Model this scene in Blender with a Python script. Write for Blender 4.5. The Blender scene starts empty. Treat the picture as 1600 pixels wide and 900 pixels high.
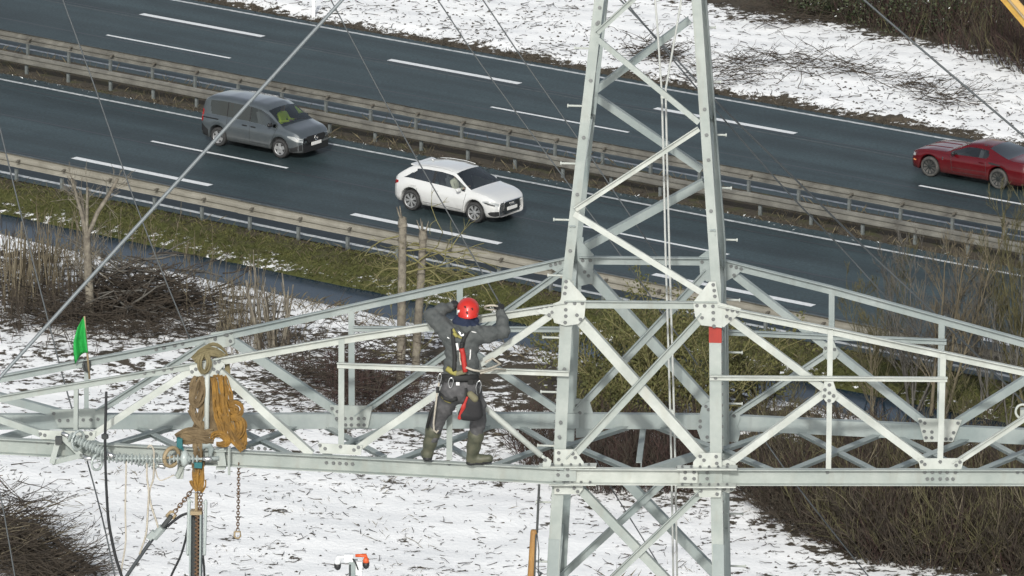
import bpy, math, random
import numpy as np
from mathutils import Vector, Matrix

R = random.Random(11)
NR = np.random.default_rng(5)
scn = bpy.context.scene
COL = scn.collection

# ------------------------------------------------------------------ camera
CAM_H, PITCH, ROLL, FPX = 47.515, 0.266814, 0.012829, 9000.0
cam = bpy.data.cameras.new("camera")
cam.sensor_width = 36.0
cam.lens = FPX / 1600.0 * 36.0
cam.clip_start, cam.clip_end = 1.0, 6000.0
camo = bpy.data.objects.new("camera", cam)
COL.objects.link(camo)
_f = Vector((0, math.cos(PITCH), -math.sin(PITCH)))
_u = Vector((0, math.sin(PITCH), math.cos(PITCH)))
_r = Vector((1, 0, 0))
_cr, _sr = math.cos(ROLL), math.sin(ROLL)
_r2 = _r * _cr + _u * _sr
_u2 = _u * _cr - _r * _sr
camo.matrix_world = Matrix(((_r2.x, _u2.x, -_f.x, 0), (_r2.y, _u2.y, -_f.y, 0), (_r2.z, _u2.z, -_f.z, CAM_H), (0, 0, 0, 1)))
scn.camera = camo

# ------------------------------------------------------------------ light
SUN_EL, SUN_AZ = math.radians(31), math.radians(7)      # light travels away from the camera, a little to the right
world = bpy.data.worlds.new("World")
scn.world = world
world.use_nodes = True
wn = world.node_tree.nodes
sky = wn.new("ShaderNodeTexSky")
sky.sky_type = 'NISHITA'
sky.sun_disc = False
sky.sun_elevation = SUN_EL
sky.sun_rotation = math.pi + SUN_AZ
sky.air_density, sky.dust_density, sky.ozone_density = 1.0, 2.5, 1.0
wn["Background"].inputs[1].default_value = 0.135
hs = wn.new("ShaderNodeHueSaturation")                  # thin high haze: a paler sky than clear air gives
hs.inputs["Saturation"].default_value = .42
world.node_tree.links.new(sky.outputs[0], hs.inputs["Color"])
world.node_tree.links.new(hs.outputs[0], wn["Background"].inputs[0])
sl = bpy.data.lights.new("sun", 'SUN')
sl.energy = 2.65
sl.angle = math.radians(2.0)
sl.color = (1.0, 0.97, 0.91)
slo = bpy.data.objects.new("sun", sl)
COL.objects.link(slo)
_v = Vector((math.sin(SUN_AZ) * math.cos(SUN_EL), math.cos(SUN_AZ) * math.cos(SUN_EL), -math.sin(SUN_EL)))
slo.rotation_euler = (-_v).to_track_quat('Z', 'Y').to_euler()
slo.location = (0, 0, 120)
vs = scn.view_settings
scn.display_settings.display_device = 'sRGB'
vs.view_transform, vs.look, vs.exposure, vs.gamma = 'Standard', 'None', 0.0, 1.0
vs.use_curve_mapping = False

# ------------------------------------------------------------------ geometry of the place
V = lambda *a: np.array(a, float)


def ray(px, py):
    u0, v0 = px - 800.0, py - 450.0
    u = u0 * _cr + v0 * _sr
    v = -u0 * _sr + v0 * _cr
    return V(u / FPX, 0, 0) + V(*_f) - V(*_u) * v / FPX


def gpt(px, py, z=0.0):
    """the point of the level z seen at a place of the photograph"""
    d = ray(px, py)
    k = (z - CAM_H) / d[2]
    return d * k + V(0, 0, CAM_H)


PSI, CURV, RD = -0.628901, 0.00057546, 183.246


def road_xy(s, t):
    s = np.asarray(s, float)
    t = np.asarray(t, float)
    th = PSI + CURV * s
    x = s * math.cos(PSI) - .5 * CURV * s * s * math.sin(PSI) - t * np.sin(th)
    y = RD + s * math.sin(PSI) + .5 * CURV * s * s * math.cos(PSI) + t * np.cos(th)
    return x, y


def road_st(x, y):
    x = np.asarray(x, float)
    y = np.asarray(y, float)
    s = np.zeros_like(x)
    for _ in range(3):
        th = PSI + CURV * s
        X, Y = road_xy(s, np.zeros_like(s))
        s = s + (x - X) * np.cos(th) + (y - Y) * np.sin(th)
    th = PSI + CURV * s
    X, Y = road_xy(s, np.zeros_like(s))
    return s, -(x - X) * np.sin(th) + (y - Y) * np.cos(th)


PROF_T = [-400, -60, -30, -13, -12.4, -11.9, -11.6, -11.2, -10.2, -9.9, -9.65, -8.0, -7.2, -6.6, 4.1, 4.6, 7.2, 7.5, 18.0, 18.5, 19.5, 23, 28, 40, 60, 400]
PROF_Z = [-.1, -.1, -.1, -.1, -.15, -.31, -.48, -.7, -.7, -.48, -.33, -.12, -.05, -.03, -.03, .02, .02, -.03, -.03, .0, .12, .25, .4, .9, 2.0, 2.0]


def hnoise(x, y):
    return (np.sin(x * .9 + 1.3 * np.sin(y * .53)) * np.cos(y * 1.1 + .7 * np.sin(x * .47 + 2)) +
            .5 * np.sin(x * 2.3 + y * 1.7 + 1.1) * np.cos(y * 2.9 - x * .6))


def ground_z(s, t):
    z = np.interp(t, PROF_T, PROF_Z)
    x, y = road_xy(s, t)
    amp = np.where((t > -7.2) & (t < 18.2), 0.0, np.where((t > -12.3) & (t < -9.2), .012, .05))
    return z + amp * hnoise(x, y)


def gz(x, y):
    s, t = road_st(x, y)
    return float(ground_z(s, t))


_GC = {}


def gpt_t(px, py):
    """ground point on the shaped terrain"""
    z = -.1
    for _ in range(3):
        p = gpt(px, py, z)
        z = gz(p[0], p[1])
    return gpt(px, py, z)


# ------------------------------------------------------------------ materials
MATS = {}


def mat(name, col, rough=.6, metal=0.0, col2=None, scale=6.0, detail=4.0, lo=.35, hi=.65, bump=0.0, bscale=None, spec=None, stretch=None, coat=0.0, stain=None):
    m = bpy.data.materials.new(name)
    m.use_nodes = True
    n, l = m.node_tree.nodes, m.node_tree.links
    b = n["Principled BSDF"]
    b.inputs["Roughness"].default_value = rough
    b.inputs["Metallic"].default_value = metal
    if spec is not None:
        b.inputs["Specular IOR Level"].default_value = spec
    if coat:
        b.inputs["Coat Weight"].default_value = coat
        b.inputs["Coat Roughness"].default_value = .05
    b.inputs["Base Color"].default_value = (*col, 1)
    tc = n.new("ShaderNodeTexCoord")
    mp = n.new("ShaderNodeMapping")
    l.new(tc.outputs["Object"], mp.inputs[0])
    if stretch:
        mp.inputs["Scale"].default_value = stretch
    if col2 is not None:
        t = n.new("ShaderNodeTexNoise")
        t.inputs["Scale"].default_value = scale
        t.inputs["Detail"].default_value = detail
        t.inputs["Roughness"].default_value = .62
        l.new(mp.outputs[0], t.inputs["Vector"])
        r = n.new("ShaderNodeValToRGB")
        r.color_ramp.elements[0].position, r.color_ramp.elements[1].position = lo, hi
        r.color_ramp.elements[0].color, r.color_ramp.elements[1].color = (*col, 1), (*col2, 1)
        l.new(t.outputs["Fac"], r.inputs[0])
        l.new(r.outputs[0], b.inputs["Base Color"])
    if stain:
        t3 = n.new("ShaderNodeTexNoise")                 # run-off stains, drawn out downwards
        t3.inputs["Scale"].default_value = 3.2
        t3.inputs["Detail"].default_value = 6
        mp3 = n.new("ShaderNodeMapping")
        mp3.inputs["Scale"].default_value = (3.2, 3.2, .7)
        l.new(tc.outputs["Object"], mp3.inputs[0])
        l.new(mp3.outputs[0], t3.inputs["Vector"])
        r3 = n.new("ShaderNodeMapRange")
        r3.inputs[1].default_value, r3.inputs[2].default_value = .54, .78
        r3.inputs[4].default_value = .55
        l.new(t3.outputs["Fac"], r3.inputs[0])
        mx = n.new("ShaderNodeMix")
        mx.data_type = 'RGBA'
        l.new(r3.outputs[0], mx.inputs[0])
        l.new(b.inputs["Base Color"].links[0].from_socket, mx.inputs[6])
        mx.inputs[7].default_value = (*stain, 1)
        l.new(mx.outputs[2], b.inputs["Base Color"])
    if bump:
        t2 = n.new("ShaderNodeTexNoise")
        t2.inputs["Scale"].default_value = bscale or scale * 4
        t2.inputs["Detail"].default_value = 3
        l.new(mp.outputs[0], t2.inputs["Vector"])
        bp = n.new("ShaderNodeBump")
        bp.inputs["Strength"].default_value = bump
        bp.inputs["Distance"].default_value = .02
        l.new(t2.outputs["Fac"], bp.inputs["Height"])
        l.new(bp.outputs[0], b.inputs["Normal"])
    MATS[name] = m
    return m


# ------------------------------------------------------------------ object helpers
ORG = {}


def _link(name, me, parent, loc=None):
    o = bpy.data.objects.new(name, me)
    COL.objects.link(o)
    if parent is not None:
        o.parent = parent
    if loc is not None:
        o.location = loc
    return o


def tag(o, label=None, cat=None, group=None, kind=None):
    if label:
        o["label"] = label
    if cat:
        o["category"] = cat
    if group:
        o["group"] = group
    if kind:
        o["kind"] = kind
    return o


def thing(name, label, cat, loc=(0, 0, 0), rotz=0.0, group=None):
    o = bpy.data.objects.new(name, None)
    o.empty_display_size = .2
    COL.objects.link(o)
    o.location = loc
    o.rotation_euler = (0, 0, rotz)
    ORG[o.name] = V(*loc) if rotz == 0 else None
    return tag(o, label, cat, group)


def unit(v):
    v = np.asarray(v, float)
    return v / (np.linalg.norm(v) + 1e-12)


class MB:
    """collects faces; build() links them as ONE mesh object"""

    def __init__(self):
        self.v, self.f, self.m, self.n = [], [], [], 0

    def add(self, verts, faces, mi=0):
        o = self.n
        self.v.append(np.asarray(verts, float))
        self.n += len(verts)
        self.f += [tuple(i + o for i in f) for f in faces]
        self.m += [mi] * len(faces)
        return self

    def frame_box(self, c, ax, ay, az, mi=0):
        """box about c with half axes ax, ay, az"""
        c, ax, ay, az = map(lambda q: np.asarray(q, float), (c, ax, ay, az))
        vs_ = [c + sx * ax + sy * ay + sz * az for sz in (-1, 1) for sy in (-1, 1) for sx in (-1, 1)]
        return self.add(vs_, [(0, 2, 3, 1), (4, 5, 7, 6), (0, 1, 5, 4), (2, 6, 7, 3), (0, 4, 6, 2), (1, 3, 7, 5)], mi)

    def box(self, x0, x1, y0, y1, z0, z1, mi=0):
        return self.frame_box(((x0 + x1) / 2, (y0 + y1) / 2, (z0 + z1) / 2), ((x1 - x0) / 2, 0, 0), (0, (y1 - y0) / 2, 0), (0, 0, (z1 - z0) / 2), mi)

    def profile(self, p0, p1, prof, e1, e2, mi=0, cap=True):
        """extrude a closed 2D profile (list of (a, b) along e1, e2) from p0 to p1"""
        p0, p1, e1, e2 = map(lambda q: np.asarray(q, float), (p0, p1, e1, e2))
        k = len(prof)
        vs_ = [p0 + a * e1 + b * e2 for a, b in prof] + [p1 + a * e1 + b * e2 for a, b in prof]
        fs = [(i, (i + 1) % k, (i + 1) % k + k, i + k) for i in range(k)]
        if cap:
            fs += [tuple(range(k - 1, -1, -1)), tuple(range(k, 2 * k))]
        return self.add(vs_, fs, mi)

    def tube(self, pts, rad, n=6, mi=0, cap=True, flat=1.0, ref=None):
        pts = np.asarray(pts, float)
        k = len(pts)
        rad = np.broadcast_to(np.asarray(rad, float), (k,)) if np.ndim(rad) < 2 else rad
        tan = np.gradient(pts, axis=0) if k > 2 else np.array([pts[1] - pts[0]] * 2)
        tan /= np.linalg.norm(tan, axis=1)[:, None] + 1e-12
        ref = np.asarray(ref if ref is not None else (0.13, 0.31, 0.94), float)
        if ref.ndim == 1 and abs(tan @ ref).mean() > .93:
            ref = V(1, .1, 0)
        vs_ = []
        for i in range(k):
            e1 = unit(np.cross(tan[i], ref))
            e2 = np.cross(e1, tan[i])
            for j in range(n):
                a = 2 * math.pi * j / n
                vs_.append(pts[i] + rad[i] * (math.cos(a) * e1 + flat * math.sin(a) * e2))
        fs = [(i * n + j, i * n + (j + 1) % n, (i + 1) * n + (j + 1) % n, (i + 1) * n + j) for i in range(k - 1) for j in range(n)]
        if cap:
            fs += [tuple(range(n - 1, -1, -1)), tuple(range((k - 1) * n, k * n))]
        return self.add(vs_, fs, mi)

    def lathe(self, c, axis, prof, n=12, mi=0):
        """prof: (distance along axis, radius)"""
        c, axis = np.asarray(c, float), unit(axis)
        e1 = unit(np.cross(axis, V(.21, .13, .97) if abs(axis[2]) < .9 else V(1, 0, 0)))
        e2 = np.cross(axis, e1)
        vs_ = [c + axis * h + r * (math.cos(2 * math.pi * j / n) * e1 + math.sin(2 * math.pi * j / n) * e2) for h, r in prof for j in range(n)]
        k = len(prof)
        fs = [(i * n + j, i * n + (j + 1) % n, (i + 1) * n + (j + 1) % n, (i + 1) * n + j) for i in range(k - 1) for j in range(n)]
        fs += [tuple(range(n - 1, -1, -1)), tuple(range((k - 1) * n, k * n))]
        return self.add(vs_, fs, mi)

    def plate(self, poly, nrm, th, mi=0):
        """a flat plate: polygon of 3D points, thickness th along nrm"""
        poly = [np.asarray(p, float) for p in poly]
        nrm = unit(nrm) * th / 2
        k = len(poly)
        vs_ = [p - nrm for p in poly] + [p + nrm for p in poly]
        fs = [(i, (i + 1) % k, (i + 1) % k + k, i + k) for i in range(k)] + [tuple(range(k - 1, -1, -1)), tuple(range(k, 2 * k))]
        return self.add(vs_, fs, mi)

    def build(self, name, mats, parent=None, local=False, smooth=False):
        v = np.concatenate(self.v) if self.v else np.zeros((0, 3))
        if parent is not None and not local:
            q = parent
            while q.parent is not None:
                q = q.parent
            v = v - ORG[q.name]
        me = bpy.data.meshes.new(name)
        me.from_pydata(v.tolist(), [], self.f)
        if not isinstance(mats, (list, tuple)):
            mats = [mats]
        for m in mats:
            me.materials.append(m)
        if len(mats) > 1:
            me.polygons.foreach_set("material_index", self.m)
        if smooth:
            me.polygons.foreach_set("use_smooth", [True] * len(me.polygons))
        me.update()
        return _link(name, me, parent)


def mesh_np(name, v, f, mats, parent=None, smooth=False, attr=None):
    """fast mesh: v (n,3), f (m,k) all the same k"""
    v = np.asarray(v, float)
    f = np.asarray(f, np.int32)
    if parent is not None:
        q = parent
        while q.parent is not None:
            q = q.parent
        v = v - ORG[q.name]
    me = bpy.data.meshes.new(name)
    me.vertices.add(len(v))
    me.vertices.foreach_set("co", v.astype(np.float32).ravel())
    m, k = f.shape
    me.loops.add(m * k)
    me.loops.foreach_set("vertex_index", f.ravel())
    me.polygons.add(m)
    me.polygons.foreach_set("loop_start", np.arange(0, m * k, k, dtype=np.int32))
    me.polygons.foreach_set("loop_total", np.full(m, k, np.int32))
    if smooth:
        me.polygons.foreach_set("use_smooth", np.ones(m, bool))
    for mm in (mats if isinstance(mats, (list, tuple)) else [mats]):
        me.materials.append(mm)
    if attr is not None:
        for an, av in attr.items():
            a = me.attributes.new(an, 'FLOAT', 'POINT')
            a.data.foreach_set("value", np.asarray(av, np.float32))
    me.update(calc_edges=True)
    me.validate()
    return _link(name, me, parent)


class Sticks:
    """many thin tapering tubes, made in one go; each line has its own points and end radii"""

    def __init__(self):
        self.by = {}

    def add(self, pts, r0, r1):
        pts = np.asarray(pts, float)
        self.by.setdefault(len(pts), []).append((pts, r0, r1))

    def count(self):
        return sum(len(x) for x in self.by.values())

    def arrays(self, n=3):
        VV, FF, off = [], [], 0
        for k, L in self.by.items():
            P = np.array([a[0] for a in L])
            r0 = np.array([a[1] for a in L])
            r1 = np.array([a[2] for a in L])
            T = np.gradient(P, axis=1)
            T /= np.linalg.norm(T, axis=2)[..., None] + 1e-9
            ref = np.where(np.abs(T[:, :, 2:3]) > .8, np.array([1., .2, 0]), np.array([.1, .2, 1.]))
            e1 = np.cross(T, ref)
            e1 /= np.linalg.norm(e1, axis=2)[..., None] + 1e-9
            e2 = np.cross(e1, T)
            w = np.linspace(0, 1, k)
            rr = r0[:, None] * (1 - w) + r1[:, None] * w
            a = np.arange(n) * 2 * math.pi / n
            vv = P[:, :, None, :] + rr[:, :, None, None] * (np.cos(a)[None, None, :, None] * e1[:, :, None, :] + np.sin(a)[None, None, :, None] * e2[:, :, None, :])
            m = len(L)
            base = (np.arange(m) * k * n)[:, None, None]
            i = np.arange(k - 1)[None, :, None] * n
            j = np.arange(n)[None, None, :]
            j2 = (j + 1) % n
            q = np.stack([base + i + j, base + i + j2, base + i + n + j2, base + i + n + j], -1).reshape(-1, 4)
            VV.append(vv.reshape(-1, 3))
            FF.append(q + off)
            off += m * k * n
        return np.concatenate(VV), np.concatenate(FF)

    def build(self, name, m, parent=None, n=3):
        v, f = self.arrays(n)
        return mesh_np(name, v, f, m, parent, smooth=True)


def copy_tree(o, parent=None):
    c = o.copy()
    COL.objects.link(c)
    if parent is not None:
        c.parent = parent
    for ch in list(o.children):
        copy_tree(ch, c)
    return c
# ------------------------------------------------------------------ ground, ditch, road


def attr_node(n, name):
    a = n.new("ShaderNodeAttribute")
    a.attribute_name = name
    return a


def ground_material():
    """thin snow broken by soil, litter and moss; how much shows through is an attribute of the ground"""
    m = bpy.data.materials.new("snowy_soil")
    m.use_nodes = True
    n, l = m.node_tree.nodes, m.node_tree.links
    b = n["Principled BSDF"]
    b.inputs["Roughness"].default_value = .85
    b.inputs["Specular IOR Level"].default_value = .2
    tc = n.new("ShaderNodeTexCoord")

    def noise(scale, detail, stretch=None, rough=.6):
        t = n.new("ShaderNodeTexNoise")
        t.inputs["Scale"].default_value = scale
        t.inputs["Detail"].default_value = detail
        t.inputs["Roughness"].default_value = rough
        if stretch:
            mp = n.new("ShaderNodeMapping")
            mp.inputs["Scale"].default_value = stretch
            l.new(tc.outputs["Object"], mp.inputs[0])
            l.new(mp.outputs[0], t.inputs["Vector"])
        else:
            l.new(tc.outputs["Object"], t.inputs["Vector"])
        return t.outputs["Fac"]

    def math_(op, a, c):
        k = n.new("ShaderNodeMath")
        k.operation = op
        for i, q in enumerate((a, c)):
            if isinstance(q, (int, float)):
                k.inputs[i].default_value = q
            else:
                l.new(q, k.inputs[i])
        return k.outputs[0]

    def mixc(fac, a, c):
        k = n.new("ShaderNodeMix")
        k.data_type = 'RGBA'
        l.new(fac, k.inputs[0])
        for i, q in ((6, a), (7, c)):
            if isinstance(q, tuple):
                k.inputs[i].default_value = (*q, 1)
            else:
                l.new(q, k.inputs[i])
        return k.outputs[2]

    def ramp(fac, lo, hi):
        k = n.new("ShaderNodeMapRange")
        k.clamp = True
        l.new(fac, k.inputs[0])
        k.inputs[1].default_value, k.inputs[2].default_value = lo, hi
        return k.outputs[0]

    fine = noise(3.9, 7, (.72, .80, 1), .68)
    patch = noise(.55, 3)
    dens = attr_node(n, "dirt").outputs["Fac"]
    gr = attr_node(n, "green").outputs["Fac"]
    k = math_('ADD', fine, math_('MULTIPLY', math_('SUBTRACT', patch, .5), .38))
    bare = ramp(math_('ADD', k, dens), .60, .645)
    soil = mixc(noise(7, 4), (.035, .030, .023), (.10, .085, .062))
    moss = mixc(noise(3, 5), (.046, .055, .016), (.105, .108, .035))
    under = mixc(ramp(math_('ADD', noise(1.4, 4), gr), .75, 1.05), soil, moss)
    white = mixc(noise(1.1, 4), (.85, .875, .875), (.91, .915, .91))
    c = mixc(bare, white, under)
    l.new(c, b.inputs["Base Color"])
    bp = n.new("ShaderNodeBump")
    bp.inputs["Strength"].default_value = .5
    bp.inputs["Distance"].default_value = .06
    hh = math_('ADD', math_('MULTIPLY', bare, -.6), noise(6, 4))
    l.new(hh, bp.inputs["Height"])
    l.new(bp.outputs[0], b.inputs["Normal"])
    return m


M_GROUND = ground_material()
ss = np.concatenate([np.linspace(-75, -48, 28), np.linspace(-47.7, 47.7, 319), np.linspace(48, 75, 28)])
tt = np.unique(np.concatenate([np.linspace(-58, -13, 151), np.arange(-13, -6.4, .15), np.linspace(-6, 4, 6), np.arange(4.1, 7.8, .2), np.linspace(8, 17.8, 6),
                               np.arange(18, 30, .25), np.linspace(30, 62, 50)]))
S_, T_ = np.meshgrid(ss, tt)
X_, Y_ = road_xy(S_, T_)
Z_ = ground_z(S_, T_)


def bump2(s, t, s0, t0, ws, wt, a):
    return a * np.exp(-((s - s0) / ws) ** 2 - ((t - t0) / wt) ** 2)


big = .5 * np.sin(X_ * .33 + 1.7) * np.cos(Y_ * .21 + .4) + .5 * np.sin(X_ * .81 - Y_ * .5)
D_ = np.full_like(S_, .0) + .03 * big
D_ += np.interp(T_, [-40, -32, -28.5, -26.5, -24.5, -21, -17, -13.6, -12.8, -12.2, -11.8], [-.005, -.02, -.035, -.005, .055, .095, .105, .085, .0, .0, .3]) * (T_ < -11.6)
D_ += bump2(S_, T_, 22, -25, 6, 4, -.06)
D_ += np.interp(T_, [-11.6, -9.9, -9.3, -8.6, -7.4, -6.6], [.3, .26, .17, .28, .45, .45]) * ((T_ >= -11.6) & (T_ < 3))
D_ += np.where((T_ > 3) & (T_ < 8), .45, 0) + np.interp(T_, [17.6, 17.9, 18.35, 19.1, 20.5, 24, 27, 28.5, 30], [.45, .42, .26, .03, -.05, -.035, -.01, .14, .4]) * (T_ > 10)
D_ += bump2(S_, T_, 34, -16.5, 10.5, 6, .45) + bump2(S_, T_, 13, -15, 5, 2.2, .2)
G_ = np.interp(T_, [-15, -13, -12, -9.8, -9.0, -7.4, -6.9], [0, .05, .2, .60, .62, .40, .1]) * (T_ < 0) + np.where((T_ > 3) & (T_ < 8), .24, 0)
G_ += bump2(S_, T_, 34, -31, 5, 6, .5)
nt, ns = S_.shape
idx = np.arange(nt * ns).reshape(nt, ns)
F_ = np.stack([idx[:-1, :-1], idx[:-1, 1:], idx[1:, 1:], idx[1:, :-1]], -1).reshape(-1, 4)
vv = np.stack([X_, Y_, Z_], -1).reshape(-1, 3)
border = np.concatenate([idx[0, :], idx[1:, -1], idx[-1, -2::-1], idx[-2:0:-1, 0]])
c0 = V(0, RD, 0)
far = vv[border].copy()
dv = far - c0
dv[:, 2] = 0
far2 = c0 + dv * (3000.0 / np.linalg.norm(dv, axis=1))[:, None]
far2[:, 2] = vv[border][:, 2]
nb = len(border)
k0 = len(vv)
i = np.arange(nb)
F2 = np.stack([border, k0 + i, k0 + (i + 1) % nb, border[(i + 1) % nb]], -1)[:, ::-1]
ground = mesh_np("ground", np.concatenate([vv, far2]), np.concatenate([F_, F2]), M_GROUND, smooth=True,
                 attr={"dirt": np.concatenate([D_.ravel(), D_.ravel()[border]]), "green": np.concatenate([G_.ravel(), G_.ravel()[border]])})
tag(ground, "thin patchy snow over dark soil on both sides of the motorway", kind="structure")


def strip(name, s0, s1, t0, t1, z, m, parent=None, step=1.5, tn=1):
    k = max(2, int((s1 - s0) / step) + 1)
    s = np.linspace(s0, s1, k)
    t = np.linspace(t0, t1, tn + 1)
    S2, T2 = np.meshgrid(s, t)
    x, y = road_xy(S2, T2)
    v = np.stack([x, y, np.full_like(x, z)], -1).reshape(-1, 3)
    ii = np.arange((tn + 1) * k).reshape(tn + 1, k)
    f = np.stack([ii[:-1, :-1], ii[:-1, 1:], ii[1:, 1:], ii[1:, :-1]], -1).reshape(-1, 4)
    return mesh_np(name, v, f, m, parent)


def asphalt_material():
    m = mat("asphalt", (.020, .036, .040), .55, col2=(.033, .054, .059), scale=.5, detail=8, lo=.3, hi=.7, bump=.25, bscale=30)
    n, l = m.node_tree.nodes, m.node_tree.links
    b = n["Principled BSDF"]
    b.inputs["Specular IOR Level"].default_value = .45
    src = b.inputs["Base Color"].links[0].from_socket
    tc = n.new("ShaderNodeTexCoord")
    # wheel tracks and sealed seams run along the road: road-aligned coordinates
    mp = n.new("ShaderNodeMapping")
    mp.inputs["Rotation"].default_value = (0, 0, -PSI)
    l.new(tc.outputs["Object"], mp.inputs[0])
    mp2 = n.new("ShaderNodeMapping")
    mp2.inputs["Scale"].default_value = (.03, 1.0, 1)
    l.new(mp.outputs[0], mp2.inputs[0])
    t = n.new("ShaderNodeTexNoise")
    t.inputs["Scale"].default_value = 1.0
    t.inputs["Detail"].default_value = 5
    l.new(mp2.outputs[0], t.inputs["Vector"])
    r = n.new("ShaderNodeMapRange")
    r.inputs[1].default_value, r.inputs[2].default_value = .38, .64
    r.inputs[3].default_value, r.inputs[4].default_value = .74, 1.24
    l.new(t.outputs["Fac"], r.inputs[0])
    g = n.new("ShaderNodeTexNoise")
    g.inputs["Scale"].default_value = 10
    g.inputs["Detail"].default_value = 4
    l.new(tc.outputs["Object"], g.inputs["Vector"])
    r2 = n.new("ShaderNodeMapRange")
    r2.inputs[1].default_value, r2.inputs[2].default_value = .3, .7
    r2.inputs[3].default_value, r2.inputs[4].default_value = .62, 1.38
    l.new(g.outputs["Fac"], r2.inputs[0])
    k = n.new("ShaderNodeMath")
    k.operation = 'MULTIPLY'
    l.new(r.outputs[0], k.inputs[0])
    l.new(r2.outputs[0], k.inputs[1])
    mx = n.new("ShaderNodeVectorMath")
    mx.operation = 'SCALE'
    l.new(src, mx.inputs[0])
    l.new(k.outputs[0], mx.inputs["Scale"])
    l.new(mx.outputs[0], b.inputs["Base Color"])
    return m


M_ASPH = asphalt_material()
M_PAINT = mat("road_paint", (.62, .65, .66), .6, col2=(.78, .80, .80), scale=9, detail=5, lo=.3, hi=.6)
M_PAINTW = mat("worn_road_paint", (.30, .33, .34), .6, col2=(.60, .62, .62), scale=5, detail=6, lo=.35, hi=.6)
M_SEAM = mat("bitumen_seam", (.022, .026, .030), .45)
M_SEAML = mat("pale_seam", (.12, .135, .14), .7, col2=(.07, .08, .085), scale=4)
roads = []
for nm, t0, t1 in (("near_road", -7.05, 4.35), ("far_road", 7.25, 18.15)):
    r_ = strip("road", -74, 74, t0, t1, .0, M_ASPH, tn=4)
    tag(r_, "grey asphalt carriageway with white dashes, " + ("on the camera's side of the median rails" if t0 < 0 else "beyond the median rails"), kind="structure")
    roads.append(r_)
near_road, far_road = roads


def dash_row(road, t, s0, period, length, w, label):
    first = None
    k = -3
    for k in range(-4, 6):
        a = s0 + k * period
        if a < -48 or a > 46:
            continue
        o = strip("lane_dash", a, a + length, t - w / 2, t + w / 2, .004, M_PAINT, road, step=1.5)
    return first


ORG["road"] = V(0, 0, 0)
ORG["road.001"] = V(0, 0, 0)
dash_row(far_road, 15.02, -28.81, 12, 6, .30, "wide")
dash_row(far_road, 11.48, -27.45, 18, 6, .15, "thin")
dash_row(near_road, 0.0, -15.46, 18, 6, .15, "thin")
dash_row(near_road, -3.48, -15.97, 12, 6, .30, "wide")
strip("edge_line", -74, 74, 3.53, 3.69, .004, M_PAINTW, near_road)
strip("edge_line", -74, 74, -6.62, -6.42, .004, M_PAINTW, near_road)
strip("edge_line", -74, 74, 17.58, 17.76, .004, M_PAINTW, far_road)
strip("edge_line", -74, 74, 7.75, 7.92, .004, M_PAINTW, far_road)
for road, t, w, m in ((near_road, -4.35, .10, M_SEAML), (near_road, -4.12, .08, M_SEAM), (near_road, -.35, .10, M_SEAM), (near_road, 2.9, .09, M_SEAM), (far_road, 14.45, .07, M_SEAML), (far_road, 14.75, .09, M_SEAM), (far_road, 11.1, .10, M_SEAM)):
    strip("joint_seam", -74, 74, t - w / 2, t + w / 2, .003, m, road)

# water of the ditch
M_WATER = mat("ditch_water", (.006, .022, .040), .10, spec=.22, bump=.02, bscale=3)
M_WATER.node_tree.nodes['Principled BSDF'].inputs['IOR'].default_value = 1.33
wat = strip("water", -74, 74, -12.0, -9.55, -.36, M_WATER)
tag(wat, "dark still water of the ditch between grass verge and snowy bank", kind="structure")

# ------------------------------------------------------------------ guardrails
M_RAIL = mat("dirty_rail", (.185, .182, .16), .75, col2=(.085, .083, .074), scale=1.5, detail=6, lo=.35, hi=.7, stretch=(1, 1, 1))
M_RAILB = mat("splashed_rail", (.285, .275, .235), .75, col2=(.185, .175, .145), scale=1.3, detail=6, lo=.35, hi=.7)
M_POST = mat("rail_post", (.16, .18, .18), .55, col2=(.09, .10, .095), scale=5)
M_BRK = mat("rail_bracket", (.12, .11, .09), .7)


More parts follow.
